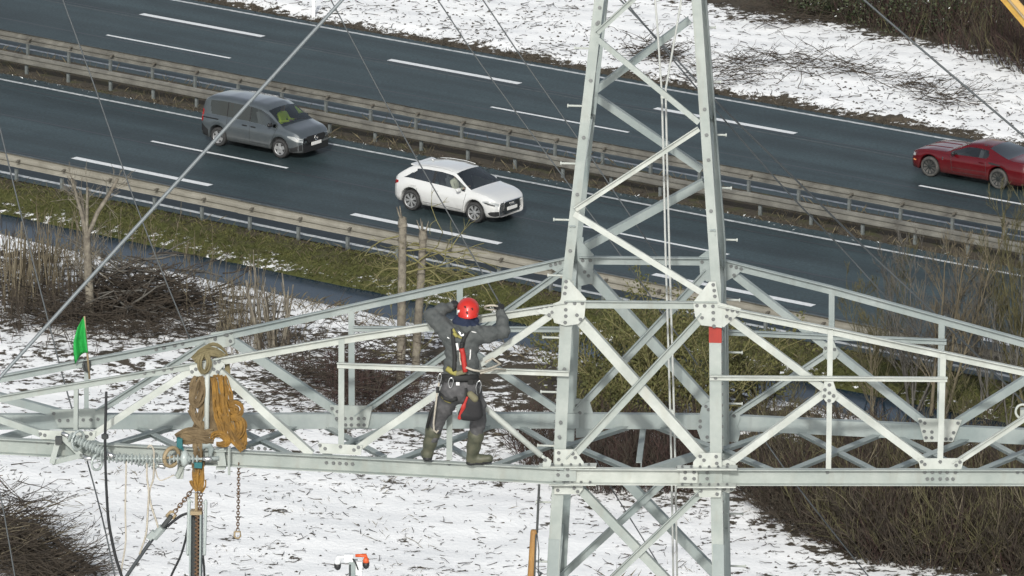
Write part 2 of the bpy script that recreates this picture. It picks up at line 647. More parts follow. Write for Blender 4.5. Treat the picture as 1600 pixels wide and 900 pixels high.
def guardrail(label, t, face, m, s0, s1, ztop, groupname, bh=.36, pd=.33):
    """W-beam on posts; face = +1: the beam's front looks to larger t"""
    sm = .5 * (s0 + s1)
    x, y = road_xy(sm, t)
    g = thing("guardrail", label, "guardrail", (float(x), float(y), 0), group=groupname)
    # W profile in (offset along face, z)
    w = [(.00, -.155), (.02, -.14), (.075, -.115), (.08, -.06), (.015, -.025), (.015, .025), (.08, .06), (.075, .115), (.02, .14), (.0, .155)]
    w = [(a + .13, b * bh / .31 + ztop - bh / 2) for a, b in w]
    back = [(a - .012, b) for a, b in w[::-1]]
    prof = w + back
    sec = 4.0
    s = s0
    nn = 0
    while s < s1 - 1e-3:
        q = min(s + sec + .1, s1)
        sv = np.linspace(s, q, 4)
        vs_, fs = [], []
        k = len(prof)
        dz = R.uniform(-.008, .008)
        for a in sv:
            for b_, z in prof:
                xx, yy = road_xy(a, t + face * (b_ + .004 * (nn % 2)))
                vs_.append((float(xx), float(yy), z + dz))
        for i_ in range(3):
            for j in range(k):
                fs.append((i_ * k + j, i_ * k + (j + 1) % k, (i_ + 1) * k + (j + 1) % k, (i_ + 1) * k + j))
        mb = MB()
        mb.add(vs_, fs)
        mb.build("rail_beam", m, g)
        s += sec
        nn += 1
    first = None
    s = s0 + .6
    while s < s1:
        x, y = road_xy(s, t)
        th = PSI + CURV * s
        if first is None:
            mb = MB()
            # C-shaped post
            mb.box(-.05, .05, -.045, -.035, -.3, ztop - pd)
            mb.box(-.05, -.042, -.035, .035, -.3, ztop - pd)
            mb.box(.042, .05, -.035, .035, -.3, ztop - pd)
            first = mb.build("rail_post", M_POST, g, local=True)
            o = first
            mb = MB()
            mb.frame_box((.03, face * .04, ztop - .17), (.055, 0, .012), (0, .06, .02), (0, 0, .018))
            b1 = mb.build("bracket", M_BRK, first, local=True)
        else:
            o = first.copy()
            COL.objects.link(o)
            c = b1.copy()
            COL.objects.link(c)
            c.parent = o
        o.location = V(float(x), float(y), 0) - ORG[g.name]
        o.rotation_euler = (0, 0, th)
        s += 2.0
    return g


guardrail("splashed beige guardrail along the grass verge above the ditch", -7.05, 1, M_RAILB, -46, 44, .83, None, .43, .44)
guardrail("dirty median guardrail on the side of the white car and grey van", 4.75, -1, M_RAIL, -46, 44, .76, None)
guardrail("dirty median guardrail on the side of the red car", 7.05, 1, M_RAIL, -46, 44, .76, None)
# ------------------------------------------------------------------ the lattice tower with its cross-arm
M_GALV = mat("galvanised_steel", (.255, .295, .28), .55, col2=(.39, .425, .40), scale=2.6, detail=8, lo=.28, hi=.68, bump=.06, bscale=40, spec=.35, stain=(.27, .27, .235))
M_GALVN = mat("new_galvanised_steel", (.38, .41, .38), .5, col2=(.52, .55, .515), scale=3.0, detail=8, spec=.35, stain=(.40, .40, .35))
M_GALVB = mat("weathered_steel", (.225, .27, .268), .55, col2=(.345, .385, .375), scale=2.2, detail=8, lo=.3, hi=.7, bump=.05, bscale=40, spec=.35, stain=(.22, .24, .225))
M_BOLT = mat("bolt_steel", (.17, .18, .18), .5, metal=.4)
M_REDP = mat("red_marking_paint", (.36, .035, .022), .6, col2=(.27, .03, .022), scale=8)

TYAW = math.radians(3.5)
TA = V(math.cos(TYAW), -math.sin(TYAW), 0)      # along the arm, to the right
TD = V(math.sin(TYAW), math.cos(TYAW), 0)       # away from the camera
TZ = V(0, 0, 1)
_rr = ray(996, 742)
TO = V(0, 0, CAM_H) + _rr * 60.0                # centre of the tower's front face at the height of the lower chord
TO_BASE = V(TO[0], TO[1], 0) + TD * .97


def tw(a, d, z):
    return TO + TA * a + TD * d + TZ * z


W_TAB = ([-32, -1.1, 0, 2.05, 2.65, 3.9, 5.15, 9], [4.6, 1.82, 1.765, 1.645, 1.54, 1.25, 1.0, .35])
D_TAB = ([-32, -1.1, 0, 2.05, 2.65, 3.9, 5.15, 9], [4.8, 2.0, 1.94, 1.80, 1.69, 1.38, 1.12, .45])


def half_w(z):
    return float(np.interp(z, *W_TAB)) / 2


def dep(z):
    return float(np.interp(z, *D_TAB))


def leg_pt(sa, rear, z):
    return tw(sa * half_w(z), .97 + (dep(z) / 2 if rear else -dep(z) / 2), z)


tower = thing("lattice_tower", "galvanised steel lattice pylon with wide bolted cross-arm that the climber stands on", "pylon", tuple(TO_BASE))


class Face:
    """a plane that holds bars; places on it are looked up along the line of sight"""

    def __init__(self, p, e1, e2):
        self.p = np.asarray(p, float)
        self.n = unit(np.cross(e1, e2))
        if self.n @ (self.p - V(0, 0, CAM_H)) > 0:
            self.n = -self.n                     # towards the camera

    def at(self, px, py, off=0.0):
        d = ray(px, py)
        o = V(0, 0, CAM_H)
        k = ((self.p + self.n * off - o) @ self.n) / (d @ self.n)
        return o + d * k


PXM = 1 / 150.0


def angle_bar(name, p0, p1, nrm, w, parent, flip=1, w2=None, th=.009, m=None, lip=1):
    """an L-section: one leg flat in the face (normal nrm), the other turned away from (lip=1) or towards (lip=-1) the viewer at its upper edge"""
    p0, p1 = np.asarray(p0, float), np.asarray(p1, float)
    t = unit(p1 - p0)
    n_ = unit(nrm - t * (nrm @ t))
    e = np.cross(n_, t)
    if e[2] * flip < 0:
        e = -e
    w2 = w2 or w
    h = w / 2
    b = -lip
    prof = [(-h, 0), (h, 0), (h, b * w2), (h - th, b * w2), (h - th, b * th), (-h, b * th)]
    if lip < 0:
        prof = prof[::-1]
    mb = MB()
    mb.profile(p0, p1, prof, e, n_)
    return mb.build(name, m or M_GALV, parent)


BOLTS = MB()
BOLTS_REAR = MB()


def bolt(p, n_, r=.017, h=.016, mbs=None):
    (mbs or BOLTS).lathe(p - np.asarray(n_) * .004, n_, [(0, r * 1.25), (.005, r * 1.25), (.0055, r), (h, r * .95)], n=6)


def gusset(name, face, poly, off, bolts=(), m=None, th=.012):
    P = [face.at(x, y, off) for x, y in poly]
    mb = MB()
    mb.plate(P, face.n, th)
    o = mb.build(name, m or M_GALVN, tower)
    for x, y in bolts:
        bolt(face.at(x, y, off + th / 2), face.n)
    return o


# legs: L-sections with the corner outside
def leg_bar(sa, rear, z0, z1, w, off=0.0, th=.016, m=None, name="leg"):
    p0, p1 = leg_pt(sa, rear, z0), leg_pt(sa, rear, z1)
    e1 = -sa * TA
    e2 = TD * (-1 if rear else 1)
    mb = MB()
    prof = [(-off, -off), (w, -off), (w, th - off), (th - off, th - off), (th - off, w), (-off, w)]
    mb.profile(p0, p1, prof if sa * (1 if rear else -1) > 0 else prof[::-1], e1, e2)
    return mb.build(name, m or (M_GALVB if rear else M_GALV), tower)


for rear in (True, False):
    for sa in (-1, 1):
        leg_bar(sa, rear, -TO[2] - .1, -10, .16)
        leg_bar(sa, rear, -10, -.02, .125 if not rear else .13)
        leg_bar(sa, rear, -.02, 2.05, .125 if not rear else .13)
        leg_bar(sa, rear, 2.05, 9.0, .10 if not rear else .115)
        # doubled splice angles
        if rear:
            leg_bar(sa, rear, -.95, 1.35, .10, off=.02, m=M_GALVB, name="splice_angle")
        leg_bar(sa, rear, -1.3, -.72, .10, off=.016, m=M_GALVB, name="splice_angle")

FT = Face(leg_pt(1, False, 0), TA, leg_pt(1, False, 2.05) - leg_pt(1, False, 0))
FTU = Face(leg_pt(1, False, 2.05), TA, leg_pt(1, False, 9) - leg_pt(1, False, 2.05))
RT = Face(leg_pt(1, True, 0), TA, leg_pt(1, True, 2.05) - leg_pt(1, True, 0))
RTU = Face(leg_pt(1, True, 2.05), TA, leg_pt(1, True, 9) - leg_pt(1, True, 2.05))
FTL = Face(leg_pt(1, False, -1.1), TA, leg_pt(1, False, 0) - leg_pt(1, False, -1.1))
RTL = Face(leg_pt(1, True, -1.1), TA, leg_pt(1, True, 0) - leg_pt(1, True, -1.1))


def bar(face, a, b, w=.075, off=0.0, off2=None, name="brace", m=None, flip=1, lip=1, w2=None):
    return angle_bar(name, face.at(*a, off), face.at(*b, off if off2 is None else off2), face.n, w, tower, flip=flip, m=m, lip=lip, w2=w2)


# bracing of the tower body (lip 1: outer leg of the angle points inwards)
bar(FT, (903, 498), (1099, 716), .105, -.012, m=M_GALVN)
bar(FT, (1100, 492), (889, 719), .085, .012, lip=-1, w2=.05)
bar(FT, (884, 475), (1121, 476.5), .085, .016, lip=-1, w2=.05, name="strut")
bar(FTL, (903, 762), (1052, 918), .09, -.012)
bar(FTL, (1099, 766), (930, 929), .075, .012, lip=-1, w2=.05)
bar(FTU, (1092, 201), (899, 327), .058, .010, m=M_GALVN, lip=-1, w2=.04)
bar(FTU, (897, 334), (1102, 461), .060, .010, m=M_GALVN)
bar(FTU, (934, 62), (1092, 192), .055, .010, m=M_GALV)
bar(FTU, (933, 51), (1004, -14), .055, .010, lip=-1, w2=.04)
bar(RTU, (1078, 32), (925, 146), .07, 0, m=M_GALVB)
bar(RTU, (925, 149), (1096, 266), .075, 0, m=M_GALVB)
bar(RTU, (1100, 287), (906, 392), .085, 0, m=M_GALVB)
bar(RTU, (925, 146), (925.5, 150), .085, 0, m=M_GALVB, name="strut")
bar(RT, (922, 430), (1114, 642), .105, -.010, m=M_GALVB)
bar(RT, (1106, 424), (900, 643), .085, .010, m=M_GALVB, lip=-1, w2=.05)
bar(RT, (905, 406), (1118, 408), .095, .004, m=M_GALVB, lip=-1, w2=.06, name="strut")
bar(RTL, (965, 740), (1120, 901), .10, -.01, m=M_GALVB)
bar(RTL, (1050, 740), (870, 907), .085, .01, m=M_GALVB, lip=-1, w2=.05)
# bracing further down to the ground and in the side faces
zs = [-1.2, -3.4, -6.2, -9.8, -14.2, -19.6, -25.5, -TO[2]]
for z1, z0 in zip(zs[:-1], zs[1:]):
    for pa, pb, nn in (((-1, 0), (1, 0), -TD), ((-1, 1), (1, 1), TD), ((-1, 0), (-1, 1), -TA), ((1, 0), (1, 1), TA)):
        if z1 > -2 and nn is not None and abs(nn @ TD) > .5:
            continue
        angle_bar("brace", leg_pt(*pa, z1), leg_pt(*pb, z0), nn, .08, tower, m=M_GALVB)
        angle_bar("brace", leg_pt(*pb, z1) + nn * .02, leg_pt(*pa, z0) + nn * .02, nn, .08, tower, m=M_GALVB)
for sa in (-1, 1):
    n_ = TA * sa
    zz = [.15, 1.75, 2.6, 3.4, 4.2, 5.0, 5.8]
    for i_, (a, b) in enumerate(zip(zz[:-1], zz[1:])):
        q = i_ % 2
        angle_bar("brace", leg_pt(sa, q, a) - n_ * .02, leg_pt(sa, 1 - q, b) - n_ * .02, n_, .06, tower, m=M_GALVB)

# ------------------------------------------------------------------ cross-arm: four chords
ZC = TO[2]


def hz(px, py, dz=0.0):
    return gpt(px, py, ZC + dz)


def channel(p0, p1, h, dirn, name, m, fl=.075, th=.010):
    """U-section standing on edge: web h high, flanges pointing along dirn"""
    p0, p1 = np.asarray(p0, float), np.asarray(p1, float)
    d = unit(dirn - unit(p1 - p0) * (dirn @ unit(p1 - p0)))
    g = h / 2
    prof = [(0, -g), (fl, -g), (fl, -g + th), (th, -g + th), (th, g - th), (fl, g - th), (fl, g), (0, g)]
    mb = MB()
    mb.profile(p0, p1, prof, d, TZ)
    return mb.build(name, m, tower)


CHH = .172
fl0, fl1 = hz(882, 742), hz(-60, 691.5)
fr0, fr1 = hz(1114, 743.5), hz(1680, 744)
rl0, rl1 = hz(905, 658), hz(-60, 660)
rr0, rr1 = hz(1118, 660), hz(1680, 687)
channel(fl0, fl1, CHH, -TD, "chord", M_GALV)
channel(fr0, fr1, CHH, -TD, "chord", M_GALV)
channel(hz(890, 742), hz(1106, 743.5), CHH, -TD, "chord", M_GALVN)
channel(rl0, rl1, .165, TD, "chord", M_GALVB)
channel(rr0, rr1, .165, TD, "chord", M_GALVB)
channel(hz(912, 658.5), hz(1114, 660), .165, TD, "chord", M_GALVB)
FL = Face(fl0, fl1 - fl0, leg_pt(-1, False, 1.8) - fl0)
FR = Face(fr0, fr1 - fr0, leg_pt(1, False, 1.8) - fr0)
RL = Face(rl0, rl1 - rl0, leg_pt(-1, True, 1.8) - rl0)
RR = Face(rr0, rr1 - rr0, leg_pt(1, True, 1.8) - rr0)
CH = Face(fl0, fl1 - fl0, TZ)


def chord2(face, pts, w, m, **k):
    for a, b in zip(pts[:-1], pts[1:]):
        bar(face, a, b, w, name="chord", m=m, **k)


chord2(FL, [(884, 478), (560, 527), (336, 565.5)], .085, M_GALVN, off=.004, lip=-1, w2=.06)
chord2(FL, [(345, 564.5), (-60, 633)], .075, M_GALV, off=.016, lip=-1, w2=.05)
chord2(FR, [(1120, 482), (1300, 517), (1690, 600)], .085, M_GALVN, off=.004, lip=-1, w2=.06)
chord2(RL, [(892, 406.5), (345, 526)], .095, M_GALVB, off=.004, lip=-1, w2=.06)
chord2(RL, [(352, 525), (-60, 603)], .09, M_GALVB, off=.014, lip=-1, w2=.06)
chord2(RR, [(1120, 408.5), (1300, 453), (1690, 560)], .10, M_GALVB, off=.004, lip=-1, w2=.06)

# front face, left
bar(FL, (868, 488), (555, 703), .07, .012, m=M_GALVN)
bar(FL, (331, 571), (486, 711), .08, .012, m=M_GALVN)
bar(FL, (306, 573), (136, 686), .07, .012, m=M_GALVN)
bar(FL, (80, 684), (-30, 646), .07, .012, m=M_GALV)
bar(FL, (533.5, 526), (533, 694), .062, .02, name="post", lip=1, flip=-1)
bar(FL, (703, 500), (702, 719), .062, .02, name="post", lip=1, flip=-1)
bar(FL, (118.5, 602), (118, 672), .045, .02, name="post")
bar(FL, (527, 570.5), (889, 583.5), .062, .03, lip=-1, w2=.045, name="strut", m=M_GALVN)
mb = MB()
mb.tube([FL.at(324, 566, .06), FL.at(323, 703, .06)], .027, n=12)
mb.build("post", M_GALVN, tower, smooth=True)
mb = MB()
mb.tube([FL.at(704, 598, -.02), FL.at(762, 640, -.01), FL.at(846, 712, .02)], .032, n=10)
mb.tube([FL.at(846, 712, .02), FL.at(853, 717, .02)], .02, n=6)
mb.build("brace", M_GALVN, tower, smooth=True)
# rear face, left
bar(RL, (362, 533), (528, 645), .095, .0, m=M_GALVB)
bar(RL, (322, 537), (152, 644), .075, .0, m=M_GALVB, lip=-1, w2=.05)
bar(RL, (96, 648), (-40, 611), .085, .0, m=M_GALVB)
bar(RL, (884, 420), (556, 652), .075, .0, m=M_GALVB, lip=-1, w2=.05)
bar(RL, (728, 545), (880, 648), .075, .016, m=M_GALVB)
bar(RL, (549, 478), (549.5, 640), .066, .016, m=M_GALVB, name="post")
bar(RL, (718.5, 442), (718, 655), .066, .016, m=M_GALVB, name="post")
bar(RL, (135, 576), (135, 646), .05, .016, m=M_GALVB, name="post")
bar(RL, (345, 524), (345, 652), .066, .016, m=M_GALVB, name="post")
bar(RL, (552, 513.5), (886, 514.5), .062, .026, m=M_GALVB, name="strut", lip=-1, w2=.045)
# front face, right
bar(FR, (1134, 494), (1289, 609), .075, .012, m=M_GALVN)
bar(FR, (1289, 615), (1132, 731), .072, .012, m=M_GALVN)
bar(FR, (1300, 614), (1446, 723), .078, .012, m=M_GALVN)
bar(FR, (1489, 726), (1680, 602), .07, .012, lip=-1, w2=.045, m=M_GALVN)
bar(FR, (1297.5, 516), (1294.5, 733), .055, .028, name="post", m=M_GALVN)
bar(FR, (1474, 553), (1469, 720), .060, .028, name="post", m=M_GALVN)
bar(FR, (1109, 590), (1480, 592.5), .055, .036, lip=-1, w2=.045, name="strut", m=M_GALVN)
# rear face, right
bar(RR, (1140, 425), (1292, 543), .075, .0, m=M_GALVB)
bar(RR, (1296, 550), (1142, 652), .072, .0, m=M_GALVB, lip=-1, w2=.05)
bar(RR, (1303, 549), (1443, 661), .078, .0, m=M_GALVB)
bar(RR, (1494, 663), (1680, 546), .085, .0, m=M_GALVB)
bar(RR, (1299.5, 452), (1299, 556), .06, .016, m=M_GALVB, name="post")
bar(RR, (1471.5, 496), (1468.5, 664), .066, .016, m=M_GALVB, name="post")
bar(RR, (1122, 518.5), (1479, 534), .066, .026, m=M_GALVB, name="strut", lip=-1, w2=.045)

# plan bracing between the lower chords
PLN = TZ


def plan(a, b, w=.075, dz=-.05, m=None):
    p, q = hz(*a, dz), hz(*b, dz)
    return angle_bar("plan_brace", p, q, PLN, w, tower, m=m or M_GALVB)


for a, b in (((1112, 706), (1237, 664)), ((1128, 700), (1216, 737)), ((1231, 664), (1376, 738)), ((1228, 736), (1389, 671)), ((1384, 671), (1520, 738)), ((1384, 736), (1530, 677)),
             ((1524, 676), (1640, 738)), ((1524, 736), (1660, 680)),
             ((192, 654), (290, 702)), ((150, 700), (302, 655)), ((80, 655), (160, 696)), ((88, 656), (-30, 690)), ((345, 656), (462, 712)), ((352, 706), (494, 652)), ((486, 652), (600, 712)), ((508, 706), (640, 652)),
             ((628, 653), (752, 724)), ((590, 728), (796, 652)), ((790, 651), (874, 700)), ((745, 735), (880, 686)),
             ((880, 697), (1008, 655)), ((1003, 655), (1122, 700)), ((886, 690), (1000, 738)), ((1114, 698), (990, 738))):
    plan(a, b, dz=-.05 - .012 * (a[1] < b[1]))
plan((1005.5, 662), (998, 722), .06, -.085)

# gusset plates
gusset("gusset_plate", FT, [(882.5, 437), (889, 437), (916, 467), (913, 496), (904, 506), (884, 509), (866, 504), (862, 488), (876, 468)], .034,
       [(884.5, 440), (884, 449), (882.5, 458.5), (884, 473), (898, 474), (910, 474), (884, 484), (884, 494), (901.5, 492.5), (907, 499), (883, 504)])
gusset("gusset_plate", FL, [(838, 485), (876, 470), (880, 500), (874, 505), (857, 492), (843, 490)], .03, [(846, 480.5), (854, 478.7), (862, 477.3), (863, 488), (858, 492)])
gusset("gusset_plate", FT, [(1108, 440), (1118, 440), (1124, 472), (1128, 476), (1128, 512), (1096, 508), (1086, 494), (1083, 472), (1096, 456)], .034,
       [(1114.5, 445), (1116, 454), (1117, 463), (1089, 477.5), (1101, 478), (1114, 478.5), (1114.5, 488.5), (1114.5, 499), (1115.5, 509.5), (1097, 496.5)])
gusset("gusset_plate", FR, [(1122, 472), (1158, 482), (1156, 489), (1131, 511), (1122, 508)], .03, [(1136.5, 483.5), (1144.5, 485.3), (1152.5, 487), (1135.5, 494.5), (1141, 498)])
gusset("gusset_plate", RT, [(903, 371), (928, 398), (926, 442), (906, 447), (901, 440)], .02, [(910.5, 407), (922.5, 407), (913.5, 425), (919.5, 431)], m=M_GALVB)
gusset("gusset_plate", RT, [(1104, 392), (1092, 401), (1094, 430), (1104, 440), (1122, 438), (1122, 388)], .02, [(1097, 409.5), (1121, 421.5), (1122, 431)], m=M_GALVB)
gusset("gusset_plate", RL, [(855, 412), (880, 404), (888, 430), (872, 426), (862, 420)], .02, [(860.5, 414.5), (868, 412.7), (875, 411)], m=M_GALVB)
gusset("gusset_plate", RR, [(1120, 404), (1142, 409), (1165, 417), (1150, 431), (1122, 446)], .02, [(1142.5, 416), (1150.5, 418), (1158, 420), (1147, 430)], m=M_GALVB)
gusset("gusset_plate", FT, [(867, 702), (898, 702), (912, 722), (912, 733), (866, 733)], .034, [(873, 707.5), (873, 718), (895, 709), (899, 715)])
gusset("gusset_plate", FT, [(1094, 708), (1127, 707), (1128, 734), (1083, 734), (1083, 722)], .034, [(1094, 713), (1100, 719), (1119, 713.5), (1120, 724)])
gusset("gusset_plate", FTL, [(866, 754), (911, 754), (911, 764), (905, 772), (866, 772)], .034, [(871.5, 755.5), (871.5, 766), (897, 762.5), (902.5, 768)])
gusset("gusset_plate", FTL, [(1081, 758), (1128, 758), (1126, 777), (1094, 777), (1084, 768)], .034, [(1120.5, 761.5), (1120.5, 772), (1095, 767), (1089, 773)])
gusset("splice_plate", CH, [(866, 730), (900, 731), (900, 752), (866, 751)], .022, [(872, 733.5), (872, 742), (887, 733.5), (887, 743)], m=M_GALV)
gusset("splice_plate", FT, [(901, 731), (930, 731), (930, 753), (901, 753)], .022, [(907.5, 733.5), (907.5, 744), (921, 733.7), (921, 744)])
gusset("splice_plate", FT, [(1062, 732), (1090, 733), (1090, 755), (1062, 754)], .022, [(1070.5, 738), (1070.5, 747.5), (1084.5, 738), (1084.5, 748)])
gusset("splice_plate", FR, [(1091.5, 733), (1140, 733), (1140, 756), (1091.5, 755)], .024, [(1105, 738.5), (1105, 748), (1120, 738.5), (1120, 748.5)], m=M_GALV)
for x0, x1, y in ((842, 932, 727.5), (858, 932, 755), (1058, 1152, 731), (1058, 1150, 758.5)):
    c0_, c1_ = FT.at(x0, y, .06), FT.at(x1, y, .06)
    mb = MB()
    mb.frame_box((c0_ + c1_) / 2, (c1_ - c0_) / 2, TD * .07, TZ * .007)
    mb.build("splice_plate", M_GALVN, tower)
    for k in range(int((x1 - x0) / 14)):
        bolt(FT.at(x0 + 8 + k * 14, y - 1.5, .09), TZ, .014)
gusset("gusset_plate", RT, [(898, 622), (921, 626), (928, 650), (924, 682), (900, 684)], .02, [(901, 634), (906, 645), (920.5, 654), (901, 665)], m=M_GALVB)
gusset("gusset_plate", RT, [(1096, 636), (1106, 628), (1122, 628), (1122, 690), (1096, 690), (1088, 668)], .02, [(1103, 635), (1107, 640), (1094, 658), (1094, 667), (1105, 683)], m=M_GALVB)
gusset("gusset_plate", RR, [(1128, 640), (1156, 645), (1157, 652), (1152, 666), (1157, 676), (1153, 690), (1128, 690)], .02, [(1147, 650)], m=M_GALVB)
# plates along the arm
gusset("gusset_plate", FL, [(497, 692), (566, 696), (564, 711), (500, 708)], .03, [(500, 696), (508, 701), (532, 698), (553, 703), (560, 699)])
gusset("gusset_plate", FL, [(60, 672), (150, 674), (148, 688), (64, 686)], .03, [(63, 678), (70, 680), (136, 682), (142, 678)])
gusset("gusset_plate", FL, [(296, 572), (302, 566), (338, 562), (352, 568), (344, 578), (338, 588), (298, 588)], .034, [(300, 581), (306, 577), (336, 567), (342, 565), (334, 577), (340, 581)])
gusset("gusset_plate", RL, [(326, 527), (330, 520), (364, 515), (366, 536), (356, 542), (330, 543)], .022, [(322, 528), (330, 526), (355, 524), (361, 520), (360, 533), (336, 530)], m=M_GALV)
gusset("gusset_plate", RL, [(515, 633), (582, 634), (575, 668), (533, 668)], .03, [(519, 638), (527, 643), (539, 654), (549, 654), (560, 654), (569, 654), (540, 664), (549, 664), (560, 664), (569, 664), (526, 654)], m=M_GALV)
gusset("gusset_plate", RL, [(78, 640), (168, 638), (162, 668), (92, 668)], .03, [(84, 646), (93, 657), (106, 657), (130, 656), (142, 656), (153, 655)], m=M_GALV)
gusset("gusset_plate", FR, [(1288, 596), (1302, 596), (1306, 608), (1310, 620), (1303, 628), (1297, 631), (1290, 627), (1283, 618), (1285, 608)], .034,
       [(1296, 601.5), (1289, 609), (1302.5, 618.5), (1288, 619), (1296, 614), (1295.5, 626)])
gusset("gusset_plate", FR, [(1434, 716), (1506, 716), (1502, 733), (1438, 733)], .03, [(1440, 721.5), (1445, 725.5), (1469, 721.5), (1500, 722), (1494, 727)])
gusset("gusset_plate", FR, [(1126, 722), (1135, 718), (1148, 722), (1152, 732), (1126, 732)], .03, [(1137, 726), (1144, 729)])
gusset("gusset_plate", FR, [(1126, 758), (1150, 758), (1146, 767), (1138, 770), (1126, 766)], .03, [(1132, 764), (1143, 764)])
gusset("gusset_plate", RR, [(1289, 536), (1303, 534), (1311, 552), (1305, 561), (1293, 563), (1285, 553)], .03, [(1290, 544), (1304, 546)], m=M_GALV)
gusset("gusset_plate", RR, [(1434, 653), (1503, 656), (1489, 690), (1444, 690)], .03, [(1438, 658), (1445, 661), (1444, 674), (1456, 675), (1490, 676), (1447, 684), (1456, 684), (1478, 686), (1486, 686), (1497, 661)], m=M_GALVN)
gusset("lug_plate", CH, [(855, 714), (848, 722), (848, 729), (860, 729), (862, 720)], .06, [(852, 719)])
for xs, ys in (([508, 520, 531, 542, 552], 714), ([510, 521, 531, 541, 551], 724), ([394, 404, 414], 707)):
    for x in xs:
        bolt(CH.at(x, ys + (x - 530) * .05, .012), CH.n)
FRC = Face(fr0, fr1 - fr0, TZ)
for xs, ys in (([1445, 1457, 1469, 1480, 1493], 738), ([1449, 1457, 1469, 1480, 1489], 748.5), ([1590, 1600], 738), ([1293], 738)):
    for x in xs:
        bolt(FRC.at(x, ys, .012), FRC.n)
for x, y in ((702, 725), (75, 692)):
    bolt(CH.at(x, y, .012), CH.n)
# chord bolts along top-chord splices
for x, y in ((226, 583), (240, 580.5), (256, 578), (268, 576)):
    bolt(FL.at(x, y, .03), FL.n)
for x, y in ((244, 546), (256, 543.5), (273, 540), (285, 537), (336, 527), (352, 523)):
    bolt(RL.at(x, y, .03), RL.n)
for x, y in ((935, 35), (937, 12), (933, 37), (923, 126), (912, 215), (902, 304), (891, 392), (1101, 171), (1104, 211), (1107, 250), (1111, 330), (1116, 510)):
    bolt(FTU.at(x, y, .004), FTU.n)
for x, y in ((882, 577), (880, 580), (876, 660), (874, 683), (1118, 590.5)):
    bolt(FT.at(x, y, .03), FT.n)
for k in range(24):
    z = -.85 + k * .115
    for sa in (-1, 1):
        bolt(leg_pt(sa, False, z) + TD * .06 + TA * sa * .002, TA * sa, .015)
o = BOLTS.build("bolt_head", M_BOLT, tower)
tag(o, kind="stuff")
# red band round the right front leg
mb = MB()
p0, p1 = leg_pt(1, False, 1.44), leg_pt(1, False, 1.615)
mb.profile(p0, p1, [(-.003, -.003), (.128, -.003), (.128, .0175), (.0175, .0175), (.0175, .128), (-.003, .128)][::-1], -TA, TD)
mb.build("red_band", M_REDP, tower)
# step bolts
for side, lst in ((-1, [(898, 75), (887, 165), (876, 255), (865, 343), (856, 430), (848, 527), (845, 612), (840, 696), (838, 784), (836, 877)]), (1, [(1118, 43), (1126, 128), (1135, 211), (1143, 294), (1152, 375), (1156, 469), (1160, 551), (1160, 631), (1160, 714), (1161, 803), (1165, 885)])):
    for i_, (x, y) in enumerate(lst):
        rear = side > 0
        fc = (RTU if rear else FTU) if y < 420 else (RT if rear else FT)
        p = fc.at(x, y, 0 if rear else -.06)
        z = p[2] - TO[2]
        q = leg_pt(side, rear, z)
        q = q + TD * ((p - q) @ TD)
        q[2] = p[2]
        d = unit(q - p)
        mb = MB()
        mb.tube([p, q + d * .01], .011, n=8)
        mb.lathe(p - d * .004, d, [(0, .019), (.014, .019)], n=8)
        mb.build("step_bolt", M_GALVN, tower, smooth=False)
# ------------------------------------------------------------------ smooth implicit bodies (people, straps, bags)


def surface_nets(F, lo, h):
    """quads of the zero level of F sampled on a grid"""
    nx, ny, nz = F.shape
    ins = F < 0
    c = np.zeros((nx - 1, ny - 1, nz - 1), int)
    for dx in (0, 1):
        for dy in (0, 1):
            for dz in (0, 1):
                c += ins[dx:nx - 1 + dx, dy:ny - 1 + dy, dz:nz - 1 + dz]
    act = (c > 0) & (c < 8)
    ids = -np.ones(act.shape, int)
    I = np.argwhere(act)
    ids[act] = np.arange(len(I))
    acc = np.zeros((len(I), 3))
    cnt = np.zeros(len(I))
    corners = [(dx, dy, dz) for dx in (0, 1) for dy in (0, 1) for dz in (0, 1)]
    for a in corners:
        for ax in range(3):
            if a[ax]:
                continue
            b = list(a)
            b[ax] = 1
            fa = F[I[:, 0] + a[0], I[:, 1] + a[1], I[:, 2] + a[2]]
            fb = F[I[:, 0] + b[0], I[:, 1] + b[1], I[:, 2] + b[2]]
            cr = (fa < 0) != (fb < 0)
            t = np.where(cr, fa / (fa - fb + 1e-12), 0)
            p = np.array(a, float)[None, :] + t[:, None] * (np.array(b) - np.array(a))[None, :]
            acc += np.where(cr[:, None], p, 0)
            cnt += cr
    v = (I + acc / cnt[:, None]) * h + lo
    Q = []
    for ax in range(3):
        o1, o2 = [(1, 2), (2, 0), (0, 1)][ax]
        sl = [slice(1, n_ - 1) for n_ in F.shape]
        s0, s1 = list(sl), list(sl)
        s0[ax], s1[ax] = slice(0, F.shape[ax] - 1), slice(1, F.shape[ax])
        cr = ins[tuple(s0)] != ins[tuple(s1)]
        E = np.argwhere(cr)
        sign = ins[tuple(s0)][cr]
        base = E.copy()
        base[:, o1] += 1
        base[:, o2] += 1
        def g(d1, d2):
            q = base.copy()
            q[:, o1] -= d1
            q[:, o2] -= d2
            return ids[q[:, 0], q[:, 1], q[:, 2]]
        q = np.stack([g(1, 1), g(0, 1), g(0, 0), g(1, 0)], -1)
        q[~sign] = q[~sign][:, ::-1]
        Q.append(q)
    Q = np.concatenate(Q)
    Q = Q[(Q >= 0).all(1)]
    return v, Q


